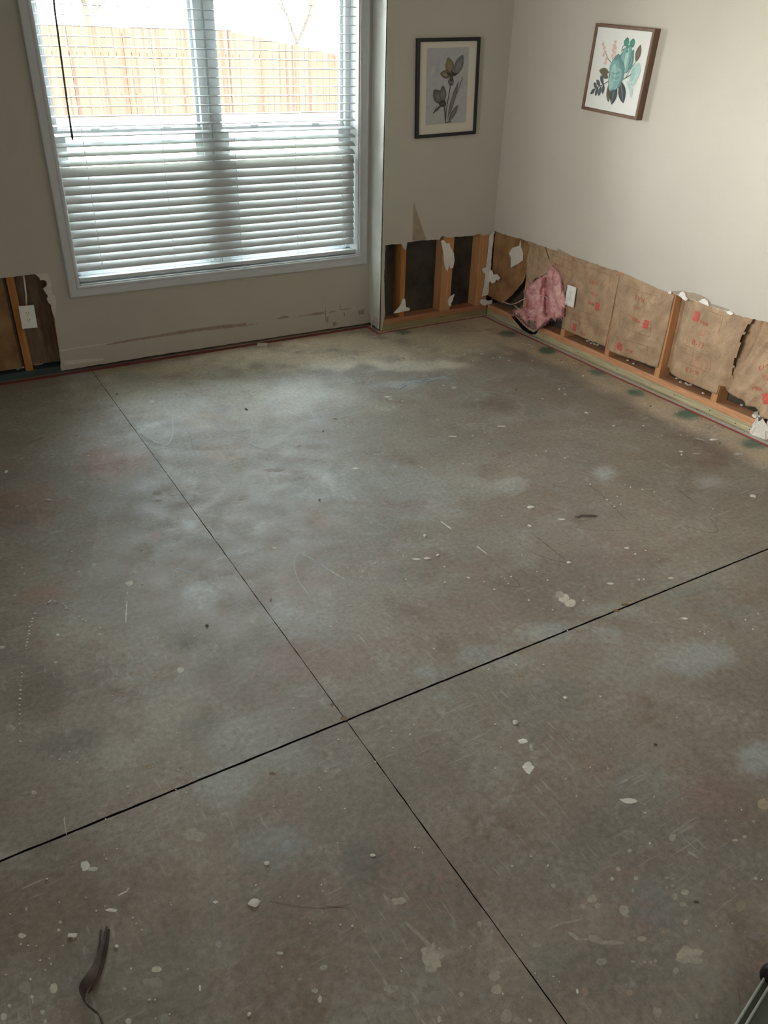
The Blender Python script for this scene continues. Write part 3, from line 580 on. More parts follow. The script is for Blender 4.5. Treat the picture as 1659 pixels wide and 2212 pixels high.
# chase wall (x, z)
cut = [(824,714),(829.4,692.5),(832,676),(831,651.5),(830,600),(832,540),(833,529),(848,528),(868,527),(872,536),(877,541),(879,531),(880,523.7),(897,521),(915,519),(949,517.7),(953,511),(958.5,509),(965,514),(975,513),(982.6,511.6),(990,511.6),(1008,510),(1023.5,509),(1035,505.6),(1043,509),(1050,508),(1057,506)]
cp = jag(pz(cut, 1, YC), .0014, .012)
out = [(XC, CE), (XC, .012)]+cp+[(0, cp[-1][1]), (0, CE)]
w = MB(); w.plate(out, [], 1, YC, 0, 0, 1)
patch(w, pz([(893.5,434),(897,447),(908,480),(921,517),(908,520),(891,521),(892,480)], 1, YC-EP), 1, YC-EP, 2, a=.001)
tag(w.make('wall_chase', [M['wall'], M['gyp'], M['torn']]), kind='structure')

# right wall (y, z)
cut = [(1067,498),(1073,501),(1102,510),(1113,513.5),(1126,516),(1138.5,520.7),(1147.5,522.5),(1164,529),(1174.6,532),(1191,539),(1203.6,541.5),(1234,553),(1247,557),(1270,565),(1283,568.6),(1301,576),(1330,584),(1335.6,585),(1366,597.7),(1388,608),(1423,624),(1444,632),(1451.5,631),(1467,639.5),(1482,650.7),(1487.6,644.7),(1530.5,661),(1554.6,668.7),(1585.5,678),(1606,685),(1659,696)]
rp_ = jag(pz(cut, 0, XR), .002, .012, 5)
out = [(0, CE), (0, rp_[0][1])]+[(rp_[0][0]-.003 if i == 0 else a, b) for i, (a, b) in enumerate(rp_)]+jag([rp_[-1], (-4, .56), (-7, .56)], .003, .05)[1:]+[(-7, CE)]
w = MB(); w.plate(out, [], 0, XR, 0, 0, 1)
patch(w, pz([(1450,629),(1462,628.5),(1476,628),(1484,631.5),(1500,632.5),(1515,638),(1528,645),(1534,651),(1536,656),(1560,663),(1575,668),(1575,673),(1554,667.5),(1530.5,660),(1488,643.5),(1483,649),(1467,638.5),(1453,630.5)], 0, XR-EP), 0, XR-EP, 2, a=.001)
patch(w, pz([(1203,536),(1234,551.5),(1233,553),(1206,542)], 0, XR-EP), 0, XR-EP, 2, a=.001)
tag(w.make('wall_right', [M['wall'], M['gyp'], M['torn']]), kind='structure')

# shell that closes the room
def struct_box(name, a, b, m_):
    w = MB(); w.box(a, b); return tag(w.make(name, m_), kind='structure')
struct_box('ceiling', (-5.7, -7.1, CE), (.35, .45, CE+.1), M['ceil'])
struct_box('wall_left', (-5.7, -7.1, -.1), (-5.6, .45, CE), M['wall'])
struct_box('wall_rear', (-5.6, -7.1, -.1), (.35, -7.0, CE), M['wall'])
struct_box('wall_outer_right', (.093, -7.0, -.1), (.30, .45, CE), M['sheath'])
w = MB(); w.plate([(-5.6, -.2), (.093, -.2), (.093, CE), (-5.6, CE)], [[(WX0-.0, WZ0), (WX1, WZ0), (WX1, WZ1), (WX0, WZ1)]], 1, .262, .40)
tag(w.make('wall_outer_back', M['brick']), kind='structure')
w = MB(); w.box((XC+.0127, .089, 0), (.093, .10, CE)); tag(w.make('wall_chase_sheathing', M['sheath']), kind='structure')
w = MB(); w.box((WX0-.02, YW+.0127, .40), (WX1+.02, .262, WZ0)); w.box((WX0-.06, YW+.0127, .40), (WX0, .262, 2.1)); w.box((WX1, YW+.0127, .40), (WX1+.06, .262, 2.1)); w.box((WX0, YW+.0127, WZ1), (WX1, .262, 2.2))
tag(w.make('wall_window_framing', M['pine']), kind='structure')

# ------------------------------------------------------------------ window
win = empty('window_1', (-1.89, YW, WZ0), None, None); tag(win, kind='structure')
win['label'] = 'white vinyl twin window with white casing'
def at(o, root):
    o.parent = root; o.matrix_parent_inverse = Matrix.Translation(root.location).inverted() if root.rotation_euler.x == 0 and root.rotation_euler.y == 0 and root.rotation_euler.z == 0 else root.matrix_basis.inverted()
    return o
# jamb lining
w = MB()
for a, b in (((WX0, YW-.001, WZ0), (WX0+.012, .26, WZ1)), ((WX1-.012, YW-.001, WZ0), (WX1, .26, WZ1)), ((WX0, YW-.001, WZ0), (WX1, .26, WZ0+.012)), ((WX0, YW-.001, WZ1-.012), (WX1, .26, WZ1))): w.box(a, b, bev=.001)
at(w.make('jamb', M['casing']), win)
# moulded casing: profile swept around the opening
def casing():
    prof = [(0, .003), (.0, .011), (.004, .014), (.012, .0145), (.016, .012), (.022, .0125), (.040, .016), (.046, .019), (.054, .019), (.058, .015), (.058, .0)]
    w = MB(); o = [(WX0+.006, WZ0+.006, -1, -1), (WX1-.006, WZ0+.006, 1, -1), (WX1-.006, WZ1-.006, 1, 1), (WX0+.006, WZ1-.006, -1, 1)]
    vs = []
    for x, z, sx, sz in o:
        for d, h in prof: vs.append((x+sx*d*(1.02), YW-h, z+sz*d))
    n = len(prof)
    fs = [(i*n+k, i*n+k+1, ((i+1) % 4)*n+k+1, ((i+1) % 4)*n+k) for i in range(4) for k in range(n-1)]
    w.add(vs, fs); return w
at(casing().make('casing', M['casing'], recalc=True), win)
# vinyl frame, mullion, sashes
w = MB(); Y0, Y1 = .262, .335
for a, b in (((WX0, Y0, WZ0), (WX0+.045, Y1, WZ1)), ((WX1-.045, Y0, WZ0), (WX1, Y1, WZ1)), ((WX0, Y0, WZ0), (WX1, Y1, WZ0+.04)), ((WX0, Y0, WZ1-.05), (WX1, Y1, WZ1))): w.box(a, b, bev=.002)
at(w.make('frame', M['vinyl']), win)
w = MB(); w.box((-1.955, Y0-.004, WZ0), (-1.835, Y1, WZ1), bev=.003); w.box((-1.912, Y0-.010, WZ0), (-1.906, Y0-.003, WZ1)); w.box((-1.898, Y0-.010, WZ0), (-1.893, Y0-.003, WZ1))
at(w.make('mullion', M['vinyl']), win)
for x0, x1 in ((WX0+.045, -1.955), (-1.835, WX1-.045)):
    for z0, z1, yo in ((WZ0+.04, 1.262, .275), (1.236, WZ1-.05, .300)):
        lower = z0 < 1; w = MB(); t = .042 if lower else .016
        for a, b in (((x0, yo, z0), (x0+t, yo+.028, z1)), ((x1-t, yo, z0), (x1, yo+.028, z1)), ((x0+t, yo, z0), (x1-t, yo+.028, z0+(.055 if lower else .03))), ((x0+t, yo, z1-.032), (x1-t, yo+.028, z1))): w.box(a, b, bev=.002)
        if lower:
            for lx in (x0+.2, x1-.2): w.box((lx-.025, yo-.008, z1-.004), (lx+.025, yo+.014, z1+.008), bev=.002)
        s = at(w.make('sash', M['vinyl']), win)
        g = MB(); g.box((x0+t-.004, yo+.012, z0+.02), (x1-t+.004, yo+.015, z1-.02)); go = g.make('glass_pane', M['glass']); go.parent = s

# ------------------------------------------------------------------ blind
blind = empty('window_blind', (-1.89, .2, 2.03), 'white two inch slatted blind hanging inside the window frame', 'blind')
BX0, BX1 = WX0+.020, WX1-.018
def slat(z, tilt, k):
    a = math.radians(tilt); n = 8; wd = .050; vs = []
    for xi in range(2):
        pass
    w = MB(); xs = [BX0+(BX1-BX0)*i/24 for i in range(25)]; th = .0013
    rows = []
    for x in xs:
        sag = .0003*math.sin(x*5+k*1.7)+.0003*noise.noise(Vector((x*2, k*.7, 0)))
        for j in range(n+1):
            s = (j/n-.5)*wd; c = .0032*(1-(2*s/wd)**2)
            yy = .2+s*math.cos(a)-c*math.sin(a); zz = z+sag+s*math.sin(a)+c*math.cos(a)
            rows.append((x, yy, zz))
    m_ = n+1; N = len(xs); nx_, nz_ = -math.sin(a)*th, math.cos(a)*th
    low = [(x, y-nx_*1, z_-nz_) for x, y, z_ in rows]
    fs = [(i*m_+j, i*m_+j+1, (i+1)*m_+j+1, (i+1)*m_+j) for i in range(N-1) for j in range(n)]
    b = len(rows); fs += [(b+q[3], b+q[2], b+q[1], b+q[0]) for q in fs[:]]
    for i in range(N-1):
        for j in (0, n):
            p = i*m_+j; q = p+m_; fs.append((p, q, b+q, b+p) if j == 0 else (q, p, b+p, b+q))
    for i in (0, N-1):
        for j in range(n): p = i*m_+j; fs.append((p, p+1, b+p+1, b+p))
    w.add(rows+low, fs)
    return w.make('slat', M['slat'], smooth=True)
zs = []; z = 2.005
while z > .53:
    zs.append(z); z -= .0447
for k, z in enumerate(zs):
    if z > 1.30: t = 3+3*noise.noise(Vector((k*.9, 0, 0)))
    elif z > 1.11: t = 8+(1.30-z)/.19*22
    else: t = 66+2*noise.noise(Vector((k*.9, 0, 3)))
    at(slat(z, t, k), blind)
w = MB(); w.box((BX0, .177, .497), (BX1, .222, .520), bev=.004); at(w.make('bottom_rail', M['slat']), blind)
w = MB(); w.box((BX0, .172, 2.012), (BX1, .228, 2.046), bev=.003); at(w.make('head_rail', M['slat']), blind)
for cx in (-2.64, -2.22, -1.80, -1.42, -1.10):
    w = MB()
    for yy in (.1735, .2265): w.tube([(cx, yy, 2.02), (cx+.002, yy, 1.3), (cx, yy, .51)], .0009, 5)
    for z in zs: w.tube([(cx, .174, z-.001), (cx, .226, z-.001)], .0006, 4)
    at(w.make('ladder_cord', M['cord']), blind)
    w = MB(); w.tube([(cx+.008, .2, 2.02), (cx+.009, .2, .52), (cx+.009, .174, .505), (cx+.018, .171, .501)], .0012, 5)
    at(w.make('lift_cord', M['cord']), blind)
wd = [(112,-40),(118,20),(126,80),(134,140),(142,200),(150,255),(155,290)]
w = MB(); w.tube([on(x, y, 1, .140+.012*i/6) for i, (x, y) in enumerate(wd)], .0052, 8)
w.tube([on(155, 288, 1, .152), on(156, 296, 1, .152), on(157.5, 304, 1, .152)], [.006, .0075, .002], 8)
wo = w.make('tilt_wand', M['wand'], smooth=True); at(wo, blind); wo['label'] = 'dark plastic tilt wand'

# ------------------------------------------------------------------ outdoors
g = MB(); g.grid(lambda u, v: (-25+u*60, .45+v*45, -.12+.42*min(1, v*45/12.5)), 20, 20)
tag(g.make('ground', M['grass']), kind='structure')
fence = empty('wooden_fence', (2, 13, .3), 'reddish cedar board privacy fence across the bright backyard', 'fence')
w = MB(); x = -4.0
while x < 9:
    top = (1.80 if x < 3 else 1.80-.42*min(1, (x-3)/2.6))+random.uniform(-.02, .02)
    w.box((x, 13, .25), (x+.137, 13.02, top)); x += .146
at(w.make('fence_boards', M['fence']), fence)
for zz in (.6, 1.3):
    w = MB(); w.box((-4, 13.02, zz), (9, 13.06, zz+.09)); at(w.make('fence_rail', M['fence']), fence)
for k in range(6):
    w = MB(); w.box((-4+k*2.44, 13.06, .2), (-3.9+k*2.44, 13.16, 1.7 if k < 3 else 1.35)); at(w.make('fence_post', M['fence']), fence)
def tree(x, y, h, sd, label):
    random.seed(sd); w = MB()
    def br(p, d, L, r, n):
        q = [p]; 
        for i in range(3): d = (d+Vector((random.uniform(-.2, .2), random.uniform(-.2, .2), random.uniform(-.05, .15)))).normalized(); q.append(q[-1]+d*L/3)
        w.tube(q, [r, r*.85, r*.72, r*.6], 5, caps=False)
        if n:
            for i in range(3): br(q[random.choice((2, 3, 3))], (d+Vector((random.uniform(-.9, .9), random.uniform(-.9, .9), random.uniform(0, .6)))).normalized(), L*.68, r*.55, n-1)
    br(Vector((x, y, .2)), Vector((0, 0, 1)), h*.4, h*.022, 4)
    o = w.make('bare_tree', M['bark']); tag(o, label, 'tree'); return o
tree(-.3, 17, 5.0, 3, 'bare grey tree beyond the fence, leftmost one seen through the blind')
tree(1.6, 19, 5.2, 5, 'bare grey tree beyond the fence just left of the window mullion')
tree(6.6, 18, 3.6, 9, 'small bare tree beyond the low fence in the right window half')
random.seed(11)

# ------------------------------------------------------------------ framing
def board(name, a, b, m_, label, cat, group=None, nails=(), knots=()):
    loc = ((a[0]+b[0])/2, (a[1]+b[1])/2, min(a[2], b[2]))
    w = MB(); w.box(a, b, bev=.0015)
    for n in nails:
        w.tube([n[0], n[1]], .003, 6, 1)
    w.v = [(x-loc[0], y-loc[1], z-loc[2]) for x, y, z in w.v]
    o = w.make(name, [m_, M['slot']]); o.location = loc; return tag(o, label, cat, group)
gp = 'sole plates under the opened walls'
nl = [((-.0012, y, .018+.006*math.sin(y*9)), (.01, y, .02)) for y in (-.64, -.98, -1.33, -1.60, -1.78, -2.03, -2.2, -2.29)]
board('sole_plate', (0, -.005, 0), (.089, -2.330, .0378), M['treat'], 'greenish treated bottom plate along the floor of the right wall', 'wall plate', gp, nl)
board('sole_plate', (0, -.005, .0384), (.089, -2.321, PL), M['pineh'], 'orange pine plate on top of the treated plate, right wall', 'wall plate', gp)
board('sole_plate', (.0, -2.340, 0), (.089, -3.3, PL), M['sheathb'], 'dusty grey plate end at the far right edge of the opened wall', 'wall plate', gp)
board('sole_plate', (XC+.014, 0, 0), (-.001, .088, .0378), M['treatx'], 'greenish bottom plate left of the room corner under the chase', 'wall plate', gp)
board('sole_plate', (XC+.014, 0, .0384), (-.001, .088, PL), M['pinex'], 'reddish pine plate lying on the bottom plate under the chase', 'wall plate', gp)
board('sole_plate', (-5.5, YW+.013, 0), (-2.94, .258, .036), M['greenplate'], 'dark green treated plate under the opening left of the window', 'wall plate', gp)
s0 = -.797
for k, lab in enumerate(['pine stud between the pink insulation and the outlet, only its foot visible', 'pine stud foot between the two flat kraft faced batts',
                         'exposed orange pine stud in the middle of the right wall opening', 'pine stud with a kraft flap peeling off beside the crumpled batt', 'pine stud at the right picture edge of the opened wall']):
    y = s0-.4064*k
    board('wall_stud', (.0, y, PL), (.089, y-.0381, CE-.01), M['pine'], lab, 'stud', 'studs of the right wall')
board('wall_stud', (.0, -.394, PL), (.089, -.432, CE-.01), M['pine'], 'pine stud right of the torn corner kraft sheet', 'stud', 'studs of the right wall')
for x0, x1, lab in ((-.754, -.716, 'single stud standing left in the chase opening'), (-.420, -.333, 'doubled stud with torn white paper in the middle of the chase opening'), (-.112, -.014, 'corner stud at the right end of the chase opening')):
    board('wall_stud', (x0, .0, PL), (x1, .088, CE-.01), M['stud_old'] if x0 < -.7 else M['pine'], lab, 'stud', 'studs of the chase')
board('wall_stud', (-3.150, YW+.014, .036), (-3.110, .256, CE-.01), M['stud_old'], 'amber stud in the opening left of the window beside the outlet', 'stud', 'studs of the window wall')
board('wall_stud', (-2.952, YW+.014, .036), (-2.914, .256, CE-.01), M['stud_old'], 'stud half hidden at the torn drywall edge left of the window', 'stud', 'studs of the window wall')
board('wall_stud', (XC+.014, .0, PL), (-.862, .088, CE-.01), M['sheath'], 'dark stud behind the outer corner bead of the chase', 'stud', 'studs of the chase')

# ------------------------------------------------------------------ kraft faced insulation
def wr(y, z, sd, amp):
    v = 0
    for f, a in ((4, 1.0), (9, .6), (21, .25)):
        q = noise.noise(Vector((y*f*1.2+z*f*.5, z*f*.45, sd+f))); v += a*(1-min(1, abs(q)*3.6))
    return amp*v*1.0
def kraft(name, label, ytop, ybot, zt, zb, xf, m_, seed, amp=.009, nu=44, nv=52, keep=None, group='kraft faced insulation batts in the right wall', cat='insulation'):
    """ytop/ybot: (left y, right y) at top and bottom; zb: function of u; xf(u,v): base x"""
    def pos(u, v, off=0.0):
        yl = ytop[0]+(ybot[0]-ytop[0])*v; yr = ytop[1]+(ybot[1]-ytop[1])*v
        y = yl+(yr-yl)*u; z = zt+(zb(u)-zt)*v
        fade = min(1, v*9)
        x = xf(u, v)-(wr(y, z, seed, amp)*min(1, 6*u+.15, 6*(1-u)+.15)*fade)-off
        if v < .06: x = max(x, .001)
        return Vector((x, y, z))
    w = MB(); w.grid(pos, nu, nv, keep=keep)
    o = w.make(name, m_, smooth=True)
    sm = o.modifiers.new('thickness', 'SOLIDIFY'); sm.thickness = .0012; sm.offset = 0
    tag(o, label, cat, group)
    return o, pos
def to_uv(pos_info, y, z): pass
def printer(root, posf, ytop, ybot, zt, zb):
    """returns f(y, z) -> 3D point on the paper, found from its (u, v)"""
    def f(y, z, off=.0020):
        u = .5
        for _ in range(4):
            v = (z-zt)/(zb(u)-zt); yl = ytop[0]+(ybot[0]-ytop[0])*v; yr = ytop[1]+(ybot[1]-ytop[1])*v
            u = max(0.0, min(1.0, (y-yl)/(yr-yl)))
        return posf(u, max(0.0, min(1.0, v)), off)
    return f
def text_pts(s, size):
    cu = bpy.data.curves.new('t', 'FONT'); cu.body = s; cu.size = size; cu.align_x = 'CENTER'; cu.align_y = 'CENTER'; cu.offset = size*.012
    o = bpy.data.objects.new('t', cu); C.objects.link(o); dg = bpy.context.evaluated_depsgraph_get(); dg.update()
    me = bpy.data.meshes.new_from_object(o.evaluated_get(dg))
    bm = bmesh.new(); bm.from_mesh(me); bmesh.ops.triangulate(bm, faces=bm.faces); bmesh.ops.subdivide_edges(bm, edges=[e for e in bm.edges if e.calc_length() > size*.3], cuts=1)
    bm.verts.index_update(); vs = [v.co.copy() for v in bm.verts]; fs = [[v.index for v in f_.verts] for f_ in bm.faces]
    bm.free(); bpy.data.meshes.remove(me); bpy.data.objects.remove(o); bpy.data.curves.remove(cu); return vs, fs
class PM(MB):
    """printing on one sheet: every word and logo becomes a part of its own"""
    def __init__(s): super().__init__(); s.parts = []
    def sub(s, name): b = MB(); s.parts.append((name, b)); return b
    def make(s, name, mats, parent=None, **k):
        for n_, b in s.parts: MB.make(b, n_, mats, parent)
        if s.f: MB.make(s, 'printed_lines', mats, parent)
TX = {}
def put_text(mb, s, px, size, f, flip=False, mi=0, sx=1.0, rot=0):
    mb = mb.sub('printed_text')
    if (s, size) not in TX: TX[(s, size)] = text_pts(s, size)
    vs, fs = TX[(s, size)]; p = on(px[0], px[1], 0, -.004); sg = -1 if flip else 1
    cr, sr = math.cos(rot), math.sin(rot)
    mb.add([f(p.y-(v.x*sx*cr-v.y*sr)*sg, p.z+(v.x*sx*sr+v.y*cr)*sg) for v in vs], fs, mi)
def put_quad(mb, px, wd_, h, f, mi=0, n=14, rot=0):
    p = on(px[0], px[1], 0, -.004); cr, sr = math.cos(rot), math.sin(rot)
    mb.grid(lambda u, v: f(p.y-((u-.5)*wd_*cr-(v-.5)*h*sr), p.z+((u-.5)*wd_*sr+(v-.5)*h*cr), .0022), n, n, mi)
def put_line(mb, p0, p1, wd_, f, mi=0, n=14):
    a = on(*p0, 0, -.004); b = on(*p1, 0, -.004); d = Vector((b.y-a.y, b.z-a.z)); nn = Vector((-d.y, d.x)).normalized()*wd_/2
    vs = []
    for i in range(n+1):
        t = i/n; y = a.y+d.x*t; z = a.z+d.y*t; vs += [f(y-nn.x, z-nn.y, .0018), f(y+nn.x, z+nn.y, .0018)]
    mb.add(vs, [(2*i, 2*i+1, 2*i+3, 2*i+2) for i in range(n)], mi)
def small_lines(mb, px, wd_, rows, f, pitch=.006, mi=0, dn=True):
    mb = mb.sub('printed_small_text')
    p = on(px[0], px[1], 0, -.004)
    for r in range(rows):
        L = wd_*random.uniform(.6, 1); y = p.y
        yy = p.y+L/2
        while yy > p.y-L/2:
            ww = random.uniform(.004, .012); z = p.z-r*pitch
            mb.add([f(yy, z, .0018), f(yy-ww, z, .0018), f(yy-ww, z+.0026, .0018), f(yy, z+.0026, .0018)], [(0, 1, 2, 3)], mi); yy -= ww+.003
def redlogo(mb, px, f, s=.036, rot=0):
    mb = mb.sub('printed_logo')
    put_quad(mb, px, s, s*1.25, f, 2, rot=rot)
    p = on(px[0], px[1], 0, -.004)
    for k in range(4):
        a = -.35+k*.2
        y0, z0 = p.y+s*.35*math.cos(a*2), p.z+s*a; y1, z1 = p.y-s*.3, p.z+s*(a+.12)
        vs = [f(y0, z0, .0030), f(y1, z1, .0030), f(y1, z1+.0018, .0030), f(y0, z0+.0018, .0030)]
        mb.add(vs, [(0, 1, 2, 3)], 3)
INK = [M['ink'], M['inkl'], M['redsq'], mat('worn_pale_print', (.50, .22, .18), .8, .1)]
def Yp(x, y, X=-.004): return on(x, y, 0, X).y
def Zp(x, y, X=-.004): return on(x, y, 0, X).z

# batt 3 (behind the outlet plate)
yt, yb = (-.806, -1.222), (-.802, -1.207); zt = .60; z0, z1 = Zp(1217, 711), Zp(1305, 747)
zbf = lambda u: z0+(z1-z0)*u+.002*noise.noise(Vector((u*9, 0, 0)))
def inbox(u, v): 
    return True
b3, p3 = kraft('insulation_batt', 'kraft faced batt right of the white outlet with upside down print', yt, yb, zt, zbf, lambda u, v: -.003-.004*math.sin(math.pi*u)*v, M['kraft'], 1.3)
f3 = printer(b3, p3, yt, yb, zt, zbf); w = PM()
put_text(w, 'R-13', (1283, 609), .034, f3, True, 0, 1.15); small_lines(w, (1285, 633), .08, 3, f3); put_text(w, 'PINK', (1278, 655), .026, f3, True)
redlogo(w, (1293, 662), f3); redlogo(w, (1242, 707), f3, .034); put_text(w, 'PINK', (1262, 721), .022, f3)
for a, b in (((1228,663),(1298,684)), ((1234,688),(1296,708)), ((1253,574),(1327,594)), ((1236,560),(1330,600))): put_line(w, a, b, .0016, f3, 1)
for a, b in (((1234,688),(1231,712)), ((1240,566),(1236,620)), ((1322,590),(1312,645)), ((1246,569),(1243,600)), ((1253,692),(1252,705))): put_line(w, a, b, .0014, f3, 1)
w.make('printed_text', INK, b3)
# batt 4
yt, yb = (-1.222, -1.640), (-1.222, -1.632); z0, z1 = Zp(1313, 755), Zp(1424, 795)
zbf4 = lambda u, a=z0, b=z1: a+(b-a)*u+.003*noise.noise(Vector((u*9, 5, 0)))
b4, p4 = kraft('insulation_batt', 'wrinkled kraft faced batt left of the exposed middle stud', yt, yb, .60, zbf4, lambda u, v: -.004-.010*math.sin(math.pi*u)*min(1, v*2), M['kraft'], 7.1, .017)
f4 = printer(b4, p4, yt, yb, .60, zbf4); w = PM()
put_text(w, 'R-13', (1388, 644), .036, f4, True, 0, 1.2); small_lines(w, (1381, 660), .085, 4, f4); small_lines(w, (1370, 682), .10, 2, f4); put_text(w, 'PINK', (1381, 690), .028, f4, True)
redlogo(w, (1402, 699), f4); redlogo(w, (1344, 748), f4, .036); put_text(w, 'PINK', (1365, 758), .026, f4)
for a, b in (((1341,702),(1408,726)), ((1337,726),(1404,748)), ((1345,658),(1341,702)), ((1337,726),(1334,752)), ((1352,616),(1425,640)), ((1404,748),(1399,770)), ((1412,694),(1408,726))): put_line(w, a, b, .0016, f4, 1)
w.make('printed_text', INK, b4)
# batt 5
yt, yb = (-1.650, -2.054), (-1.650, -2.050); z0, z1 = Zp(1450, 805), Zp(1534, 846)
zbf5 = lambda u, a=z0, b=z1: a+(b-a)*u-.004*math.sin(u*3)
xf5 = lambda u, v: .055*math.exp(-(u/.16)**2)-.004
b5, p5 = kraft('insulation_batt', 'kraft faced batt with upright R-13 print right of the exposed middle stud', yt, yb, .60, zbf5, xf5, M['kraft'], 3.7, .009)
f5 = printer(b5, p5, yt, yb, .60, zbf5); w = PM()
redlogo(w, (1507, 683), f5, .040); put_text(w, 'PINK', (1525, 698), .028, f5); small_lines(w, (1520, 714), .055, 4, f5, .008); put_text(w, 'R-13', (1511, 743), .042, f5, False, 0, 1.05)
put_text(w, 'R-13', (1497, 801), .036, f5, True, 0, 1.2); small_lines(w, (1490, 819), .06, 3, f5)
for r in range(7): put_line(w, (1502-r*1.0, 768+r*4), (1534-r*1.2, 781+r*4), .0012, f5, 0)
for a, b in (((1478,742),(1538,773)), ((1474,757),(1500,769)), ((1472,778),(1532,805)), ((1501,758),(1496,783)), ((1538,773),(1534,801)), ((1529,668),(1563,683)), ((1563,683),(1556,720))): put_line(w, a, b, .0016, f5, 1)
w.make('printed_text', INK, b5)
# flap peeling off beside batt 5
w = MB()
def flap(u, v):
    y = -2.02-.115*u*(1-.35*v)+.012*math.sin(v*4); z = .595-.42*v
    x = -.008-.030*math.sin(u*math.pi*.5)*math.sin(v*math.pi)*1.0+.04*u*u+.004*noise.noise(Vector((u*4, v*9, 3)))
    return Vector((x, y, z))
w.grid(flap, 14, 30, keep=lambda u, v: u < 1-.25*abs(noise.noise(Vector((v*7, 2, 0)))) )
o = tag(w.make('kraft_flap', M['kraft'], smooth=True), 'loose kraft paper flap curling off the stud beside the crumpled batt', 'insulation', 'kraft faced insulation batts in the right wall')
# batt 6, crumpled and sunk back
yt, yb = (-2.075, -2.44), (-2.060, -2.44); z0, z1 = Zp(1572, 838, .05), Zp(1659, 908, .02)
zbf6 = lambda u: .155-.06*u+.012*noise.noise(Vector((u*8, 8, 0)))
b6, p6 = kraft('insulation_batt', 'crumpled kraft faced batt sunk back at the right picture edge', yt, yb, .60, zbf6, lambda u, v: .062-.055*min(1, max(0, (v-.35)/.4))*(.4+.6*u), M['kraft'], 9.2, .020)
f6 = printer(b6, p6, yt, yb, .60, zbf6); w = PM()
put_text(w, 'R', (1652, 729), .040, f6); put_text(w, 'R-13', (1641, 795), .036, f6, True, 0, 1.1, .5); put_text(w, 'PINK', (1630, 842), .03, f6, False, 0, 1, .3); redlogo(w, (1650, 863), f6, .042, .5)
small_lines(w, (1648, 815), .06, 4, f6)
for a, b in (((1635,742),(1659,756)), ((1632,762),(1659,774)), ((1648,765),(1645,795))): put_line(w, a, b, .0016, f6, 1)
w.make('printed_text', INK, b6)
# batt 2, torn open
poly2 = [(a, b) for a, b in pz([(1146,518),(1250,548),(1243,590),(1238,618),(1226,617),(1219,660),(1213,600),(1207,588),(1194,573),(1186,588),(1170,598),(1157,601),(1148,612),(1137,611),(1140,560)], 0, -.004)]
def inpoly(y, z, poly):
    c = False; n = len(poly)
    for i in range(n):
        (y1, z1_), (y2, z2) = poly[i], poly[(i+1) % n]
        if (z1_ > z) != (z2 > z) and y < (y2-y1)*(z-z1_)/(z2-z1_)+y1: c = not c
    return c
w = MB()
def p2(u, v):
    y = -.385-.43*u; z = .60-.37*v; return Vector((-.003-wr(y, z, 4.4, .003)*min(1, v*9)-.002, y, z))
w.grid(p2, 60, 60, keep=lambda u, v: inpoly(-.385-.43*u, .60-.37*v, poly2) or v < .06)
b2 = w.make('insulation_batt', M['kraft'], smooth=True)
tag(b2, 'smooth kraft faced batt torn open above the spilling pink insulation', 'insulation', 'kraft faced insulation batts in the right wall')
w = PM(); g2f = lambda y, z, off=.001: p2((-.385-y)/.43, (.60-z)/.37)-Vector((off, 0, 0))
for a, b in (((1167,530),(1162,598)), ((1186,547),(1240,568)), ((1186,563),(1238,586)), ((1165,551),(1186,559)), ((1220,548),(1216,578)), ((1155,525),(1150,600))): put_line(w, a, b, .0016, g2f, 1)
for i, (a, b) in enumerate((((1179,533),(1183,546)), ((1183,546),(1188,560)))): put_line(w, a, b, .005, g2f, 4)
w.make('printed_text', INK+[M['black']], b2)
# bay 1: stained sheet hanging in the corner
poly1 = pz([(1060,495),(1147,520),(1143,560),(1138,585),(1131,607),(1111,634),(1093,655),(1070,644),(1052,630)], 0, .012)
w = MB()
def p1(u, v):
    y = -.0-.391*u; z = .60-.50*v; cu = max(0, v-.55)
    return Vector((.012-.05*cu*cu*4-.008*noise.noise(Vector((y*9, z*5, 1))), y, z))
w.grid(p1, 50, 60, keep=lambda u, v: inpoly(-.0-.391*u, .60-.50*v, poly1) or v < .05)
o = w.make('kraft_sheet', M['kraftd'], smooth=True); sm = o.modifiers.new('thickness', 'SOLIDIFY'); sm.thickness = .0015
tag(o, 'brown stained kraft sheet hanging loose in the room corner', 'insulation', 'kraft faced insulation batts in the right wall')
# remaining scrap of drywall paper on it
def scrap(name, pts, ax, val, m_, label, cat, thick=.002, curl=.0, group=None):
    q = pz(pts, ax, val); c = (sum(a for a, b in q)/len(q), sum(b for a, b in q)/len(q))
    q = jag(q+[q[0]], .0012, .006, pts[0][0])[:-1]
    w = MB(); w.plate([(a-c[0], b-c[1]) for a, b in q], [], ax, -thick, 0, 0)
    if curl:
        nv_ = []
        for v_ in w.v:
            v_ = list(v_); v_[ax] -= curl*max(0, -v_[2])**2*400+.001*noise.noise(Vector(v_)*80); nv_.append(tuple(v_))
        w.v = nv_
    o = w.make(name, m_); l_ = [c[0], c[1]]; l_.insert(ax, val); o.location = l_
    return tag(o, label, cat, group)
scrap('paper_scrap', [(1124,518),(1122,530),(1118,532),(1107,535),(1100,547),(1104,556),(1106,578),(1120,570),(1130,562),(1130,547),(1126,535),(1125,526)], 0, .006, M['scar'], 'tan paper scrap dangling on the stained corner sheet', 'scrap', .0015, .002)
gx = 'scraps of white drywall left on the framing'
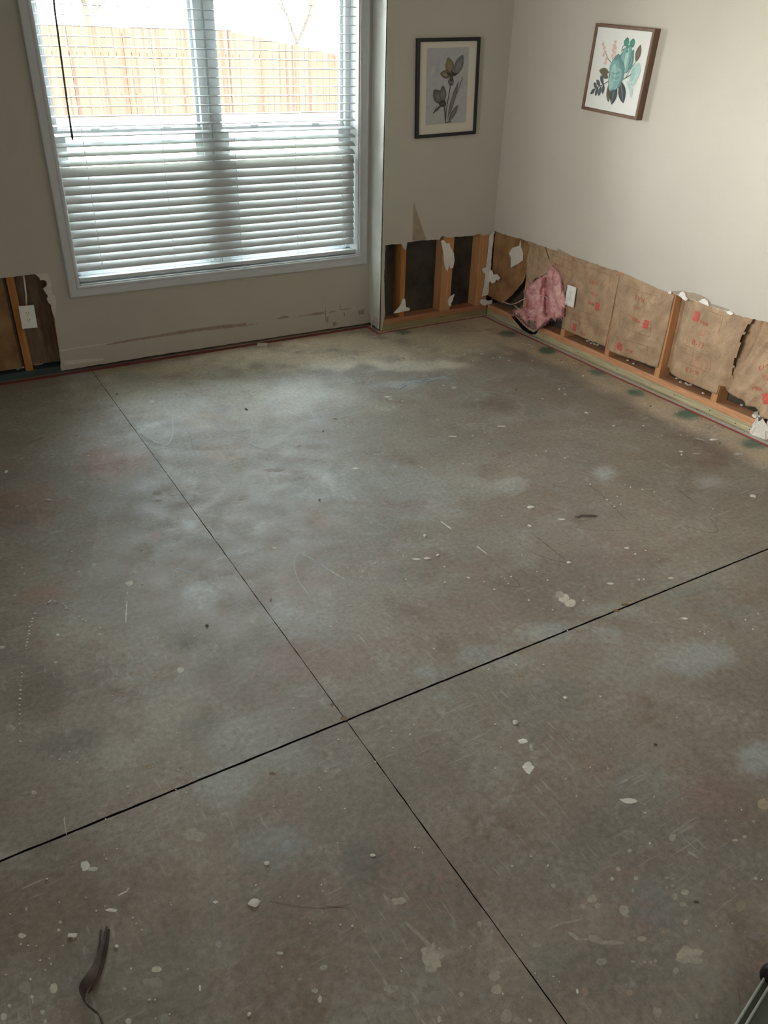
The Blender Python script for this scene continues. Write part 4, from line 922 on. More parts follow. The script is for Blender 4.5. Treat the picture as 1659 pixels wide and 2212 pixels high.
RM = [([(952,521),(957,518),(964,526),(969,524),(974,538),(979,545),(981,560),(978,578),(972,580),(970,570),(966,586),(961,578),(958,560),(957,545)], 1, -.001, 'torn white drywall scrap on the doubled stud'),
 ([(857,668),(864,660),(869,646),(874,645),(876,662),(884,665),(884,670),(868,673),(855,676),(850,676)], 1, -.001, 'white scrap at the foot of the left chase stud'),
 ([(967,650),(972,640),(981,635),(978,645),(974,655),(973,662),(969,660)], 1, -.001, 'small white scrap at the foot of the doubled stud'),
 ([(1057,508),(1066,500),(1065,520),(1062,540),(1060,570),(1057,600),(1054,636),(1041,640),(1045,620),(1048,596),(1050,575),(1054,545)], 1, -.010, 'long white corner bead strip hanging in the room corner'),
 ([(1042,580),(1048,577),(1055,578),(1050,592),(1045,590),(1041,584)], 1, -.008, 'white lump left of the corner strip'),
 ([(1036,650),(1040,646),(1048,646),(1053,650),(1062,647),(1063,653),(1056,660),(1050,657),(1046,661),(1037,655)], 1, -.012, 'white butterfly shaped scrap at the foot of the corner')]
for pts, ax, v_, lab in RM: scrap('drywall_scrap', pts, ax, v_, M['gyp'], lab, 'scrap', .006, 0, gx)
scrap('drywall_scrap', [(1057,580),(1064,585),(1066,593),(1075,592),(1081,600),(1077,606),(1073,603),(1070,610),(1064,612),(1058,606)], 0, -.006, M['gyp'], 'white ragged scrap right of the corner strip', 'scrap', .006, 0, gx)
scrap('drywall_scrap', [(1467,637),(1472,631),(1477,629.5),(1481,633),(1483,641),(1487,644),(1483,650),(1479,648)], 0, XR-.003, M['gyp'], 'curled white flap over the exposed middle stud', 'scrap', .006, .0, gx)
scrap('drywall_scrap', [(1511,651),(1518,646),(1524,645),(1531,651),(1533,661),(1524,658)], 0, XR-.003, M['gyp'], 'round white flap on the peeled wall edge', 'scrap', .006, .0, gx)
scrap('drywall_scrap', [(1570,673),(1576,671),(1583,674),(1586,678),(1580,680),(1572,677)], 0, XR-.004, M['gyp'], 'small white chip on the cut edge above the peeling flap', 'scrap', .006, 0, gx)
scrap('drywall_scrap', [(1444,632),(1449,628),(1452,630),(1450,635),(1446,634)], 0, XR-.003, M['gyp'], 'white crumb on the cut edge above the middle stud', 'scrap', .006, 0, gx)
# drywall lumps lying on the plates at the right edge
def lump(name, c, d, m_, label, cat, rot=0, group=None):
    bm = bmesh.new(); bmesh.ops.create_cube(bm, size=1); bmesh.ops.subdivide_edges(bm, edges=bm.edges[:], cuts=3, use_grid_fill=True)
    for v in bm.verts:
        n_ = noise.noise(v.co*2.3+Vector(c)*7); v.co = Vector((v.co.x*d[0]*(1+1.1*n_), v.co.y*d[1]*(1-.9*n_), (v.co.z+.5)*d[2]*(1+.9*n_)))
    w = MB(); w.bm(bm); o = w.make(name, m_); o.location = c; o.rotation_euler = (0, 0, rot); return tag(o, label, cat, group)
lump('drywall_chunk', (.055, -2.290, PL), (.06, .055, .016), M['chip'], 'white drywall chunk lying on the plate by the right picture edge', 'debris', .4)
lump('drywall_chunk', (-.006, -2.350, 0), (.012, .085, .075), M['chip'], 'ragged white drywall chunk with a nail hole below the first chunk', 'debris', .1)
for i, (x, y) in enumerate(((1278,742),(1284,744),(1291,746),(1270,737),(1356,779),(1368,786),(1463,818),(1470,826),(1482,829),(1489,832),(1519,850),(1602,876))):
    p = on(x, y, 2, PL); lump('plaster_crumb', (p.x, p.y, PL), (.012+.01*(i % 3 == 0), .012, .006), M['chip'], 'white crumb lying on top of the plates under the kraft batts', 'debris', i, 'crumbs on the wall plates')
for i, (x, y) in enumerate(((45,795),(60,792),(75,788),(85,787),(95,783),(105,780),(115,777),(125,778),(38,797))):
    p = on(x, y, 2, .036); lump('plaster_crumb', (p.x, max(p.y, YW+.02), .036), (.03, .014, .008), M['gyp'], 'white crumb on the dark green plate left of the window', 'debris', i, 'crumbs on the green plate')

# boards behind the left opening
w = MB()
w.grid(lambda u, v: Vector((-5.5+u*(2.335), .195+.01*noise.noise(Vector((u*60, v*4, 2))), .05+.58*v)), 60, 12)
tag(w.make('kraft_sheet', M['kraftd'], smooth=True), 'brown kraft sheet left of the amber stud beside the window', 'insulation')
w = MB()
w.grid(lambda u, v: Vector((-3.11+u*.165, .225+.008*noise.noise(Vector((u*5, v*4, 6))), .05+.58*v)), 14, 30)
tag(w.make('sheathing_board', M['sheathb'], smooth=True), 'weathered brown board behind the outlet left of the window', 'board')

# ------------------------------------------------------------------ pink insulation
outl = [(1192,572),(1200,577),(1208,589),(1213,602),(1217,625),(1222,645),(1221,662),(1217,685),(1206,687),(1198,690),(1190,687),(1180,697),(1170,706),(1162,712),(1150,711),(1140,706),(1128,694),(1114,683),(1107,678),(1110,671),(1122,667),(1137,663),(1138,650),(1134,632),(1137,617),(1149,611),(1160,602),(1172,598),(1182,590),(1187,580)]
def pdist(x, y):
    best = 1e9
    for i in range(len(outl)):
        (ax_, ay), (bx, by) = outl[i], outl[(i+1) % len(outl)]
        t = max(0, min(1, ((x-ax_)*(bx-ax_)+(y-ay)*(by-ay))/((bx-ax_)**2+(by-ay)**2+1e-9)))
        best = min(best, math.hypot(x-ax_-t*(bx-ax_), y-ay-t*(by-ay)))
    return best
def pinkmesh(mb, x0, x1, y0, y1, back=False):
    nu, nv = 76, 96
    def f(u, v):
        x, y = x0+(x1-x0)*u, y0+(y1-y0)*v; d = pdist(x, y) if inpoly(x, y, outl) else 0
        t = min(1, d/9.0); h = math.sqrt(max(0, t*(2-t)))
        lo = max(0, (y-660)/60)
        base = .002+.03*max(0, (y-600)/120)+.065*lo*lo*max(0, min(1, (1190-x)/40))
        crease = abs(noise.noise(Vector((x*.045, y*.018, 3))))*1.6
        fold = .055*math.exp(-((x-1180-(y-640)*.03)/4.5)**2)*max(0, min(1, (y-585)/15))*max(0, min(1, (690-y)/15))
        hh = base+h*(.022+.050*min(1, crease)+.012*noise.noise(Vector((x*.12, y*.12, 8)))+.005*noise.noise(Vector((x*.4, y*.4, 2))))-fold*h
        if back: hh = base-.012*h
        return on(x, y, 0, -hh)
    mb.grid(f, nu, nv, 0, keep=lambda u, v: inpoly(x0+(x1-x0)*u, y0+(y1-y0)*v, outl))
pk = empty('pink_insulation', on(1165, 708, 0, -.03), 'torn pink fibreglass insulation spilling out of the right wall bay', 'insulation')
w = MB(); pinkmesh(w, 1102, 1226, 568, 716); pinkmesh(w, 1102, 1226, 568, 716, True)
# dirty foot of the wad
nb = len(w.f)
o = w.make('fibre_wad', [M['pink'], M['dirt']], smooth=True)
for pl_ in o.data.polygons:
    c = pl_.center; 
    # soiled where it touches the plates
    if c.z+.03*noise.noise(c*60) < .125 and c.y+.03*noise.noise(c*40) > -.66: pl_.material_index = 1
at(o, pk)
w = MB(); random.seed(5)
edge = []
for i in range(len(outl)):
    (ax_, ay), (bx, by) = outl[i], outl[(i+1) % len(outl)]
    for t in (0, .25, .5, .75): edge.append((ax_+(bx-ax_)*t, ay+(by-ay)*t))
for k in range(620):
    if k < 330: x, y = random.choice(edge); x += random.uniform(-2, 2); y += random.uniform(-2, 2)
    else:
        while True:
            x, y = random.uniform(1105, 1222), random.uniform(572, 714)
            if inpoly(x, y, outl): break
    p = on(x, y, 0, -random.uniform(.02, .06)-.05*max(0, (y-670)/50)*max(0, min(1, (1190-x)/40))); q = [p]; d = Vector((random.uniform(-.6, .4), random.uniform(-1, 1), random.uniform(-1, 1))).normalized()
    for j in range(4): d = (d+Vector((random.uniform(-.5, .5), random.uniform(-.5, .5), random.uniform(-.5, .5)))).normalized(); q.append(q[-1]+d*random.uniform(.003, .007))
    w.tube(q, random.choice((.0005, .0009)), 3, caps=False)
for pts, r in (([(1138,645),(1128,648),(1115,655),(1103,657),(1092,654),(1086,650)], .0030), ([(1112,660),(1118,666),(1124,668)], .0035), ([(1163,638),(1175,639),(1184,645)], .003), ([(1150,612),(1147,606),(1146,600)], .003),
               ([(1135,628),(1137,622),(1145,620),(1152,628)], .0018), ([(1133,633),(1131,630),(1134,628)], .0016)):
    ps = smooth_pts(pts, 5); w.tube([on(p.x, p.y, 0, -.04-.006*math.sin(i)) for i, p in enumerate(ps)], r, 6)
o = w.make('loose_fibres', M['pinkl'], smooth=True); at(o, pk); o['kind'] = 'stuff'; o['label'] = 'pale stray glass fibres'
w = MB()
q = [(1104,683),(1110,682),(1127,701),(1140,712),(1152,719),(1162,712),(1166,709),(1156,722),(1146,722),(1128,712)]
pp = [on(x, y, 0, -.008) for x, y in q]
w.add(pp+[p+Vector((.006, 0, 0)) for p in pp], [tuple(range(10)), tuple(range(19, 9, -1))]+[(i, (i+1) % 10, 10+(i+1) % 10, 10+i) for i in range(10)])
o = w.make('torn_black_felt', M['black']); tag(o, 'black torn felt under the pink insulation against the plates', 'scrap')
random.seed(21)

# ------------------------------------------------------------------ outlets
def outlet(loc, rot, label):
    root = empty('wall_outlet', loc, label, 'outlet', None, rot)
    # local: x right, z up, y into the wall
    w = MB(); w.box((-.040, -.006, -.0635), (.040, .0, .0635), bev=.0022); w.make('cover_plate', M['plate'], root)
    w = MB(); w.box((-.027, .0, -.045), (.027, .055, .045), bev=.002); w.make('outlet_box', M['sheath'], root)
    for zc in (.0195, -.0195):
        w = MB(); bm = bmesh.new(); bmesh.ops.create_cone(bm, cap_ends=True, segments=28, radius1=.0165, radius2=.0165, depth=.003)
        for v in bm.verts: x, y, z = v.co; v.co = Vector((x, -.0070+z, zc+max(-.0130, min(.0130, y))))
        w.bm(bm)
        for sx in (-.0062, .0062): w.box((sx-.0011, -.0092, zc+.001), (sx+.0011, -.0083, zc+.0085), 1)
        w.tube([(0, -.0092, zc-.0065), (0, -.0083, zc-.0065)], .0024, 10, 1)
        w.make('receptacle', [M['plate'], M['slot']], root)
    w = MB(); w.tube([(0, -.0072, 0), (0, -.0058, 0)], .003, 12); w.make('screw', M['screw'], root)
    return root
o1 = outlet((-3.083, .148, .350), (0, math.radians(2), 0), 'white duplex outlet in the wall opening left of the window')
o2 = outlet((-.024, -.868, .356), (0, 0, math.radians(-90)), 'white duplex outlet between the pink insulation and the kraft batt')
w = MB(); w.tube([on(50, 590, 1, .20), on(53, 610, 1, .20), on(56, 635, 1, .195), on(57, 660, 1, .185)], .0045, 8)
tag(w.make('electrical_cable', M['cord'], smooth=True), 'white electrical cable running down into the left outlet', 'cable')

# ------------------------------------------------------------------ pictures
class Art(MB):
    def leaf(s, x, z, L, wd, ang, c, c2=None, ty=-.0005, tip=.5):
        s.y -= .00004; n = 12; a = math.radians(ang); vs = []; co = []
        def tr(u, v): return (x+u*math.cos(a)-v*math.sin(a), s.y, z+u*math.sin(a)+v*math.cos(a))
        L_ = [(L*k/n, wd/2*math.sin(math.pi*(k/n)**(.75 if tip > .5 else 1.0))**.8) for k in range(n+1)]
        pts = [(u, v) for u, v in L_]+[(u, -v) for u, v in L_[::-1][1:-1]]
        vs = [tr(L*.5, 0)]+[tr(*p) for p in pts]; k = len(pts)
        s.add(vs, [(0, 1+i, 1+(i+1) % k) for i in range(k)], 0, [(*(c2 or c), 1)]+[(*c, 1)]*k)
    def line(s, pts, wd, c):
        s.y -= .00004; ps = smooth_pts(pts, 5); vs = []
        for i, p in enumerate(ps):
            t = (ps[min(i+1, len(ps)-1)]-ps[max(i-1, 0)]).normalized(); n = Vector((-t.y, t.x, 0))*wd/2
            vs += [(p.x-n.x, s.y, p.y-n.y), (p.x+n.x, s.y, p.y+n.y)]
        s.add(vs, [(2*i, 2*i+1, 2*i+3, 2*i+2) for i in range(len(ps)-1)], 0, (*c, 1))
    def rect(s, x0, z0, x1, z1, c):
        s.add([(x0, s.y, z0), (x1, s.y, z0), (x1, s.y, z1), (x0, s.y, z1)], [(0, 1, 2, 3)], 0, (*c, 1))
    def blob(s, x, z, rx, rz, c, c2=None, ang=0, seed=0, rag=.12):
        s.y -= .00004; n = 22; a = math.radians(ang); vs = [(x, s.y, z)]; co = [(*(c2 or c), 1)]
        for k in range(n):
            t = 2*math.pi*k/n; r = 1+rag*2*noise.noise(Vector((math.cos(t)*1.5, math.sin(t)*1.5, seed)))
            u, v = rx*r*math.cos(t), rz*r*math.sin(t); vs.append((x+u*math.cos(a)-v*math.sin(a), s.y, z+u*math.sin(a)+v*math.cos(a))); co.append((*c, 1))
        s.add(vs, [(0, 1+k, 1+(k+1) % n) for k in range(n)], 0, co)
def frame_mb(wd, h, t, dep, y0, inner=.003):
    w = MB(); a, b = wd/2, h/2
    prof = [(0, 0), (0, -dep), (t*.15, -dep-.0015), (t*.85, -dep-.0015), (t, -dep), (t, -dep*.35)]
    vs = []
    for sx, sz in ((-1, -1), (1, -1), (1, 1), (-1, 1)):
        for d, yy in prof: vs.append((sx*(a-d), y0+yy, sz*(b-d)))
    n = len(prof)
    w.add(vs, [(i*n+k, i*n+k+1, ((i+1) % 4)*n+k+1, ((i+1) % 4)*n+k) for i in range(4) for k in range(n-1)]); return w
# left picture
Wd, Hh = .452, .532
pic = empty('framed_picture', (-.4805, YC, 1.469), 'black framed grey flower print with white mat on the chase wall', 'picture', None, (0, math.radians(-2.0), 0))
frame_mb(Wd, Hh, .019, .022, 0).make('frame', M['blackfr'], pic, recalc=True)
w = MB(); w.box((-Wd/2+.012, -.012, -Hh/2+.012), (Wd/2-.012, -.002, Hh/2-.012)); w.make('mat_board', M['mat'], pic)
A = Art(); A.y = -.0125
ax0, ax1, az0, az1 = -.155, .150, -.195, .215
A.rect(ax0, az0, ax1, az1, (.40, .405, .40)); A.y -= .0001
for k in range(26): A.blob(random.uniform(ax0+.04, ax1-.04), random.uniform(az0+.04, az1-.04), random.uniform(.02, .04), random.uniform(.02, .04), (.40, .405, .40), random.choice(((.44, .445, .44), (.36, .365, .36), (.42, .415, .40))), seed=k)
def Q(cx, cy): # crop px -> local
    return (ax0+(cx-512)/(865-512)*(ax1-ax0), az1-(cy-455)/(1118-455)*(az1-az0))
def lq(px, wd_, c): A.line([Q(*p) for p in px], wd_, c)
dk = (.06, .058, .055)
lq([(715,775),(705,860),(690,960),(685,1040),(683,1110)], .006, dk); lq([(668,955),(675,1010),(683,1110)], .007, dk); lq([(820,710),(770,860),(720,960),(700,1080)], .004, dk)
x, z = Q(700, 1070); A.leaf(x, z, .215, .030, 70, (.13, .12, .10), (.24, .23, .21)); x, z = Q(708, 1100); A.leaf(x, z, .115, .034, 52, (.12, .12, .10), (.20, .20, .16))
x, z = Q(722, 690); A.leaf(x, z, .100, .062, 108, (.16, .14, .08), (.27, .24, .15)); A.leaf(x, z, .085, .045, 172, (.11, .09, .05), (.30, .27, .17))
x, z = Q(745, 700); A.leaf(x, z, .128, .062, 62, (.13, .13, .125), (.24, .24, .235)); A.leaf(x-.01, z, .025, .02, 90, (.05, .05, .05))
x, z = Q(721, 745); A.blob(x, z, .022, .022, (.08, .075, .07), (.25, .24, .22)); x, z = Q(722, 700); A.blob(x, z, .012, .028, (.07, .065, .06), (.1, .09, .08)); A.leaf(x+.002, z, .05, .014, 150, (.07, .06, .05)); A.leaf(x, z, .05, .012, 20, (.07, .06, .06))
x, z = Q(655, 935); A.leaf(x, z, .105, .068, 132, (.10, .10, .095), (.20, .20, .195)); A.leaf(x, z, .10, .05, 92, (.10, .10, .095), (.22, .22, .215)); A.blob(x, z, .028, .018, (.05, .05, .05), (.09, .085, .08)); A.leaf(x, z, .09, .014, 215, (.09, .09, .085))
lq([(605,945),(590,985),(575,1020)], .003, dk); lq([(680,1108),(735,1100)], .008, (.13, .13, .12)); 
A.make('art_print', M['art'], pic)
# right picture
Wd, Hh = .432, .418
pic = empty('framed_picture', (XR, -.990, 1.600), 'brown wood framed white canvas with teal flowers on the right wall', 'picture', None, (0, 0, math.radians(-90)))
pic.rotation_euler = (Matrix.Rotation(math.radians(3.2), 4, 'X') @ Matrix.Rotation(math.radians(-90), 4, 'Z')).to_euler()
frame_mb(Wd, Hh, .0155, .042, 0).make('frame', M['walnut'], pic, recalc=True)
w = MB(); w.box((-Wd/2+.013, -.034, -Hh/2+.013), (Wd/2-.013, -.004, Hh/2-.013)); w.make('canvas', mat('white_canvas', (.70, .71, .68), .9, .1, bump=.4, bscale=500), pic)
A = Art(); A.y = -.0345
# crop corners of the canvas: TL(340,208) TR(750,258) BR(645,912) BL(262,832)
def Q(cx, cy):
    v = ((cy-208)-(cx-340)*.122)/(640+ (cx-340)*.03); xl = 340-78*v; xr = 750-105*v
    u = (cx-xl)/(xr-xl); return (-.2+.4*u, .193-.386*v)
tl, tl2, tl3 = (.13, .24, .235), (.20, .37, .35), (.38, .54, .51); cg = (.055, .07, .075); br = (.13, .105, .085)
def lf(x, y, x2, y2, wd_, c, c2=None):
    a = Vector(Q(x, y)); b = Vector(Q(x2, y2)); d = b-a; A.leaf(a.x, a.y, d.length, wd_, math.degrees(math.atan2(d.y, d.x)), c, c2)
lq([(462,492),(430,455),(405,400),(390,345)], .0035, cg); lq([(463,492),(466,420),(475,345)], .0035, cg)
for px in ((385,340),(395,370),(402,400),(392,425),(415,455),(478,325),(470,355),(480,375),(462,385),(478,405),(460,430),(480,440),(410,485)):
    q = Q(*px); A.blob(q[0], q[1], .010, .010, (.66, .48, .42), (.60, .38, .31), seed=px[0], rag=.3)
lq([(528,400),(535,365),(560,335)], .004, cg); lq([(530,390),(560,370),(600,345)], .004, cg)
q = Q(563, 328); A.blob(*q, .019, .019, (.07, .22, .17), (.11, .30, .24)); q = Q(605, 338); A.blob(*q, .019, .019, (.07, .22, .17), (.10, .28, .22))
lf(635, 478, 665, 348, .038, br, (.20, .165, .13)); lq([(565,600),(605,520),(635,478)], .004, (.15, .22, .15))
for i, (x, y, rx, rz, c) in enumerate(((563,465,.048,.062,tl),(545,460,.020,.055,tl2),(578,465,.018,.058,tl2),(563,470,.012,.058,tl3),(600,465,.016,.05,tl))): q = Q(x, y); A.blob(*q, rx, rz, c, seed=i)
for dx in (-28, -14, 0, 14, 28): lq([(563+dx, 420), (563+dx*1.5, 470), (563+dx*.6, 520)], .002, tl3)
q = Q(570, 398); A.blob(*q, .008, .006, tl)
q = Q(632, 565); A.blob(*q, .034, .052, tl3, (.46, .60, .57), ang=-12, seed=3); q = Q(615, 575); A.blob(*q, .014, .035, (.30, .48, .45), seed=4)
for dx in (-10, 5, 18): lq([(620, 590), (630+dx, 560), (640+dx, 520)], .002, (.26, .42, .40))
lq([(548,610),(580,590),(605,572)], .005, (.10, .14, .09)); lf(600, 640, 612, 755, .022, (.40, .54, .52), (.46, .58, .56)); lf(575, 620, 612, 700, .02, (.42, .56, .54))
lf(440, 560, 365, 545, .036, (.17, .15, .10), (.11, .10, .07)); lf(436, 605, 380, 560, .03, (.13, .12, .08))
lq([(440,628),(400,655),(350,685),(310,725)], .004, cg)
for a, b, c, d in ((400,655,378,585),(375,668,348,618),(350,685,330,642),(340,690,305,735),(362,678,343,750),(385,668,368,750),(405,655,398,730)): lf(a, b, c, d, .021, cg, (.13, .155, .155))
lf(445, 650, 445, 795, .034, (.15, .13, .10), (.10, .09, .075)); lf(495, 650, 470, 812, .050, cg, (.10, .12, .12)); lf(530, 625, 555, 795, .052, cg, (.10, .12, .12))
lq([(492,665),(480,730),(470,800)], .0018, (.30, .33, .32)); lq([(532,640),(545,710),(553,780)], .0018, (.30, .33, .32))
for i, (x, y, rx, rz, c) in enumerate(((492,575,.053,.088,tl),(480,530,.038,.040,tl2),(495,600,.036,.060,(.24,.40,.39)),(470,590,.020,.06,(.36,.52,.50)))): q = Q(x, y); A.blob(*q, rx, rz, c, tl2, seed=i+9)
for k in range(5): lq([(460+k*4, 540+k*18), (490, 552+k*18), (525-k*3, 535+k*20)], .0022, (.10, .19, .19) if k % 2 else tl3)
A.make('painted_flowers', M['art'], pic)

# ------------------------------------------------------------------ debris on the floor
def crumb_mesh(name, kind, sd):
    bm = bmesh.new()
    if kind == 'crumb':
        bmesh.ops.create_icosphere(bm, subdivisions=2, radius=.5)
        for v in bm.verts: v.co *= 1+.35*noise.noise(v.co*2.5+Vector((sd, 0, 0))); v.co.z = max(-.22, v.co.z*.75)+.22
    elif kind == 'flake':
        n = 9; pts = [(.5*math.cos(2*math.pi*k/n)*(1+.5*noise.noise(Vector((k*.9, sd, 0)))), .5*math.sin(2*math.pi*k/n)*(1+.5*noise.noise(Vector((k*.9, sd, 4))))) for k in range(n)]
        lo = [bm.verts.new((x, y, 0)) for x, y in pts]; hi = [bm.verts.new((x*.93, y*.93, .14+.05*math.sin(k))) for k, (x, y) in enumerate(pts)]
        bm.faces.new(lo[::-1]); bm.faces.new(hi)
        for k in range(n): bm.faces.new((lo[k], lo[(k+1) % n], hi[(k+1) % n], hi[k]))
    else:
        bmesh.ops.create_cube(bm, size=1); bmesh.ops.subdivide_edges(bm, edges=bm.edges[:], cuts=2, use_grid_fill=True)
        for v in bm.verts: v.co.z += .5; v.co += Vector((noise.noise(v.co*3+Vector((sd, 1, 0))), noise.noise(v.co*3+Vector((sd, 5, 0))), 0))*.12
    w = MB(); w.bm(bm); me_o = w.make(name, M['chip']); me = me_o.data; bpy.data.objects.remove(me_o); return me
me_c = [crumb_mesh('plaster_crumb', 'crumb', s) for s in (1, 5, 9)]
me_f = [crumb_mesh('drywall_flake', 'flake', s) for s in (2, 7, 11)]
me_s = [crumb_mesh('drywall_sliver', 'sliver', s) for s in (3, 8)]
me_d = [crumb_mesh('grit', 'crumb', s) for s in (13, 17)]
for me in me_d: me.materials.clear(); me.materials.append(M['stone'])
def bit(name, me, px, size, label, group=None, cat='debris', rot=None, flat=1.0):
    p = fl(*px); k = max(.001, (p-CAM).dot(fw)/F_PX)  # metres per pixel there
    o = bpy.data.objects.new(name, me); C.objects.link(o); o.location = (p.x, p.y, .0004)
    if group: k *= .84
    s = [size[0]*k, size[1]*k*1.0, size[2]*k]; o.scale = s; o.rotation_euler = (0, 0, random.uniform(0, 6.28) if rot is None else rot)
    return tag(o, label, cat, group)
NB = [ # notable pieces: px, size px (x, y, z), kind, label
 ((1113,1562),(12,11,9),'c','round white plaster lump on the floor below the right saw cut'),
 ((1221,1508),(9,8,6),'c','white pebble of plaster right of the round lump'),
 ((1415,1609),(8,6,5),'d','dark brown grit lump alone in the right half of the floor'),
 ((576,1866),(12,9,8),'c','grey plaster pebble in the lower middle of the floor'),
 ((549,1951),(24,20,9),'c','ragged white plaster lump with crumbs in the lower middle'),
 ((805,1848),(13,7,5),'c','small double plaster lump left of the long saw cut'),
 ((538,2192),(9,7,7),'c','white pebble at the bottom edge of the picture'),
 ((761,2001),(6,5,5),'c','tiny pebble above the big beige paint patch'),
 ((593,1184),(8,10,4),'f','white chip in the middle left of the floor above the looping scratch'),
 ((157,2022),(18,7,4),'s','short white stick shaped chip left of the dark strip'),
 ((252,2045),(9,7,7),'c','white pebble right of the dark strip'),
 ((1359,1730),(36,15,4),'f','ragged white flake in the lower right of the floor'),
 ((1141,1650),(16,12,5),'f','bright white flake on the plaster splat near the right half centre'),
 ((1627,1072),(14,14,4),'f','angular white chip near the right picture edge below the studs'),
 ((1213,1122),(16,6,4),'f','flat white flake in the upper right of the floor'),
 ((1146,1097),(16,9,7),'c','plaster crumb cluster at the upper right scratch lines'),
 ((1144,1137),(10,6,5),'c','reddish white crumb just below that cluster'),
 ((1229,1216),(11,7,6),'c','pale crumb at the end of the straight dark scratch'),
 ((1354,1184),(11,7,4),'f','curled white flake above the right saw cut'),
 ((1372,1197),(8,5,4),'f','small white flake next to the curled one'),
 ((1319,1261),(14,7,4),'f','tan torn paper bit above the right saw cut'),
 ((1449,1249),(12,6,3),'f','oval white chip touching the right saw cut halo'),
 ((1270,1115),(40,6,6),'d','long dark brown splinter of debris in the upper right floor'),
 ((1248,1117),(12,5,4),'d','short dark bit left of the long brown splinter'),
 ((768,1012),(14,10,4),'f','tan curled flake in the upper middle of the floor'),
 ((567,747),(20,9,5),'s','grey broken plaster piece at the foot of the window wall'),
 ((1267,892),(10,6,4),'f','white chip in the upper right floor before the opened wall'),
 ((1541,951),(18,6,7),'c','white crumb heap right of the pale strip near the right wall'),
 ((532,885),(9,5,5),'d','dark crumb on the upper left floor beside the curved scratch'),
 ((447,1352),(7,7,5),'d','dark red grit grain left of the long saw cut'),
 ((1479,1336),(14,8,2),'f','tan round spot chip below the right saw cut'),
 ((1504,1948),(12,4,2),'d','black sliver in the lower right paint spatter'),
 ((375,1068),(18,4,3),'f','thin white flake left of the long saw cut in the upper left'),
 ((105,1081),(12,3,2),'s','pale sliver on the reddish floor patch at left'),
 ((14,1020),(10,5,2),'s','white sliver near the left picture edge'),
 ((923,1207),(16,7,5),'c','crumb trail end in the floor centre'),
 ((918,1158),(8,8,7),'c','white and grey pebble in the floor centre'),
 ((946,1200),(9,6,5),'c','pebble below the grey one in the floor centre'),
 ((900,1208),(18,6,3),'f','white smear flake left of the crumb trail end'),
 ((724,904),(5,7,6),'c','upright cream crumb in the upper middle floor'),
 ((698,932),(5,4,4),'d','black grain left of the upright cream crumb'),
 ((1012,1248),(7,5,4),'f','white chip right of centre above the saw cut'),
 ((978,944),(16,3,2),'s','thin white stick on the upper middle floor'),
 ((1083,922),(16,3,2),'s','second thin white stick, right of the first'),
 ((512,1352),(0,0,0),'x','')]
KM = {'c': me_c, 'd': me_d, 'f': me_f, 's': me_s}
NM = {'c': 'plaster_crumb', 'd': 'grit_grain', 'f': 'drywall_flake', 's': 'drywall_sliver'}
for i, (px, sz, kd, lab) in enumerate(NB):
    if kd == 'x': continue
    bit(NM[kd], KM[kd][i % len(KM[kd])], px, sz, lab, rot=(YAW if sz[0] > 10 else None))
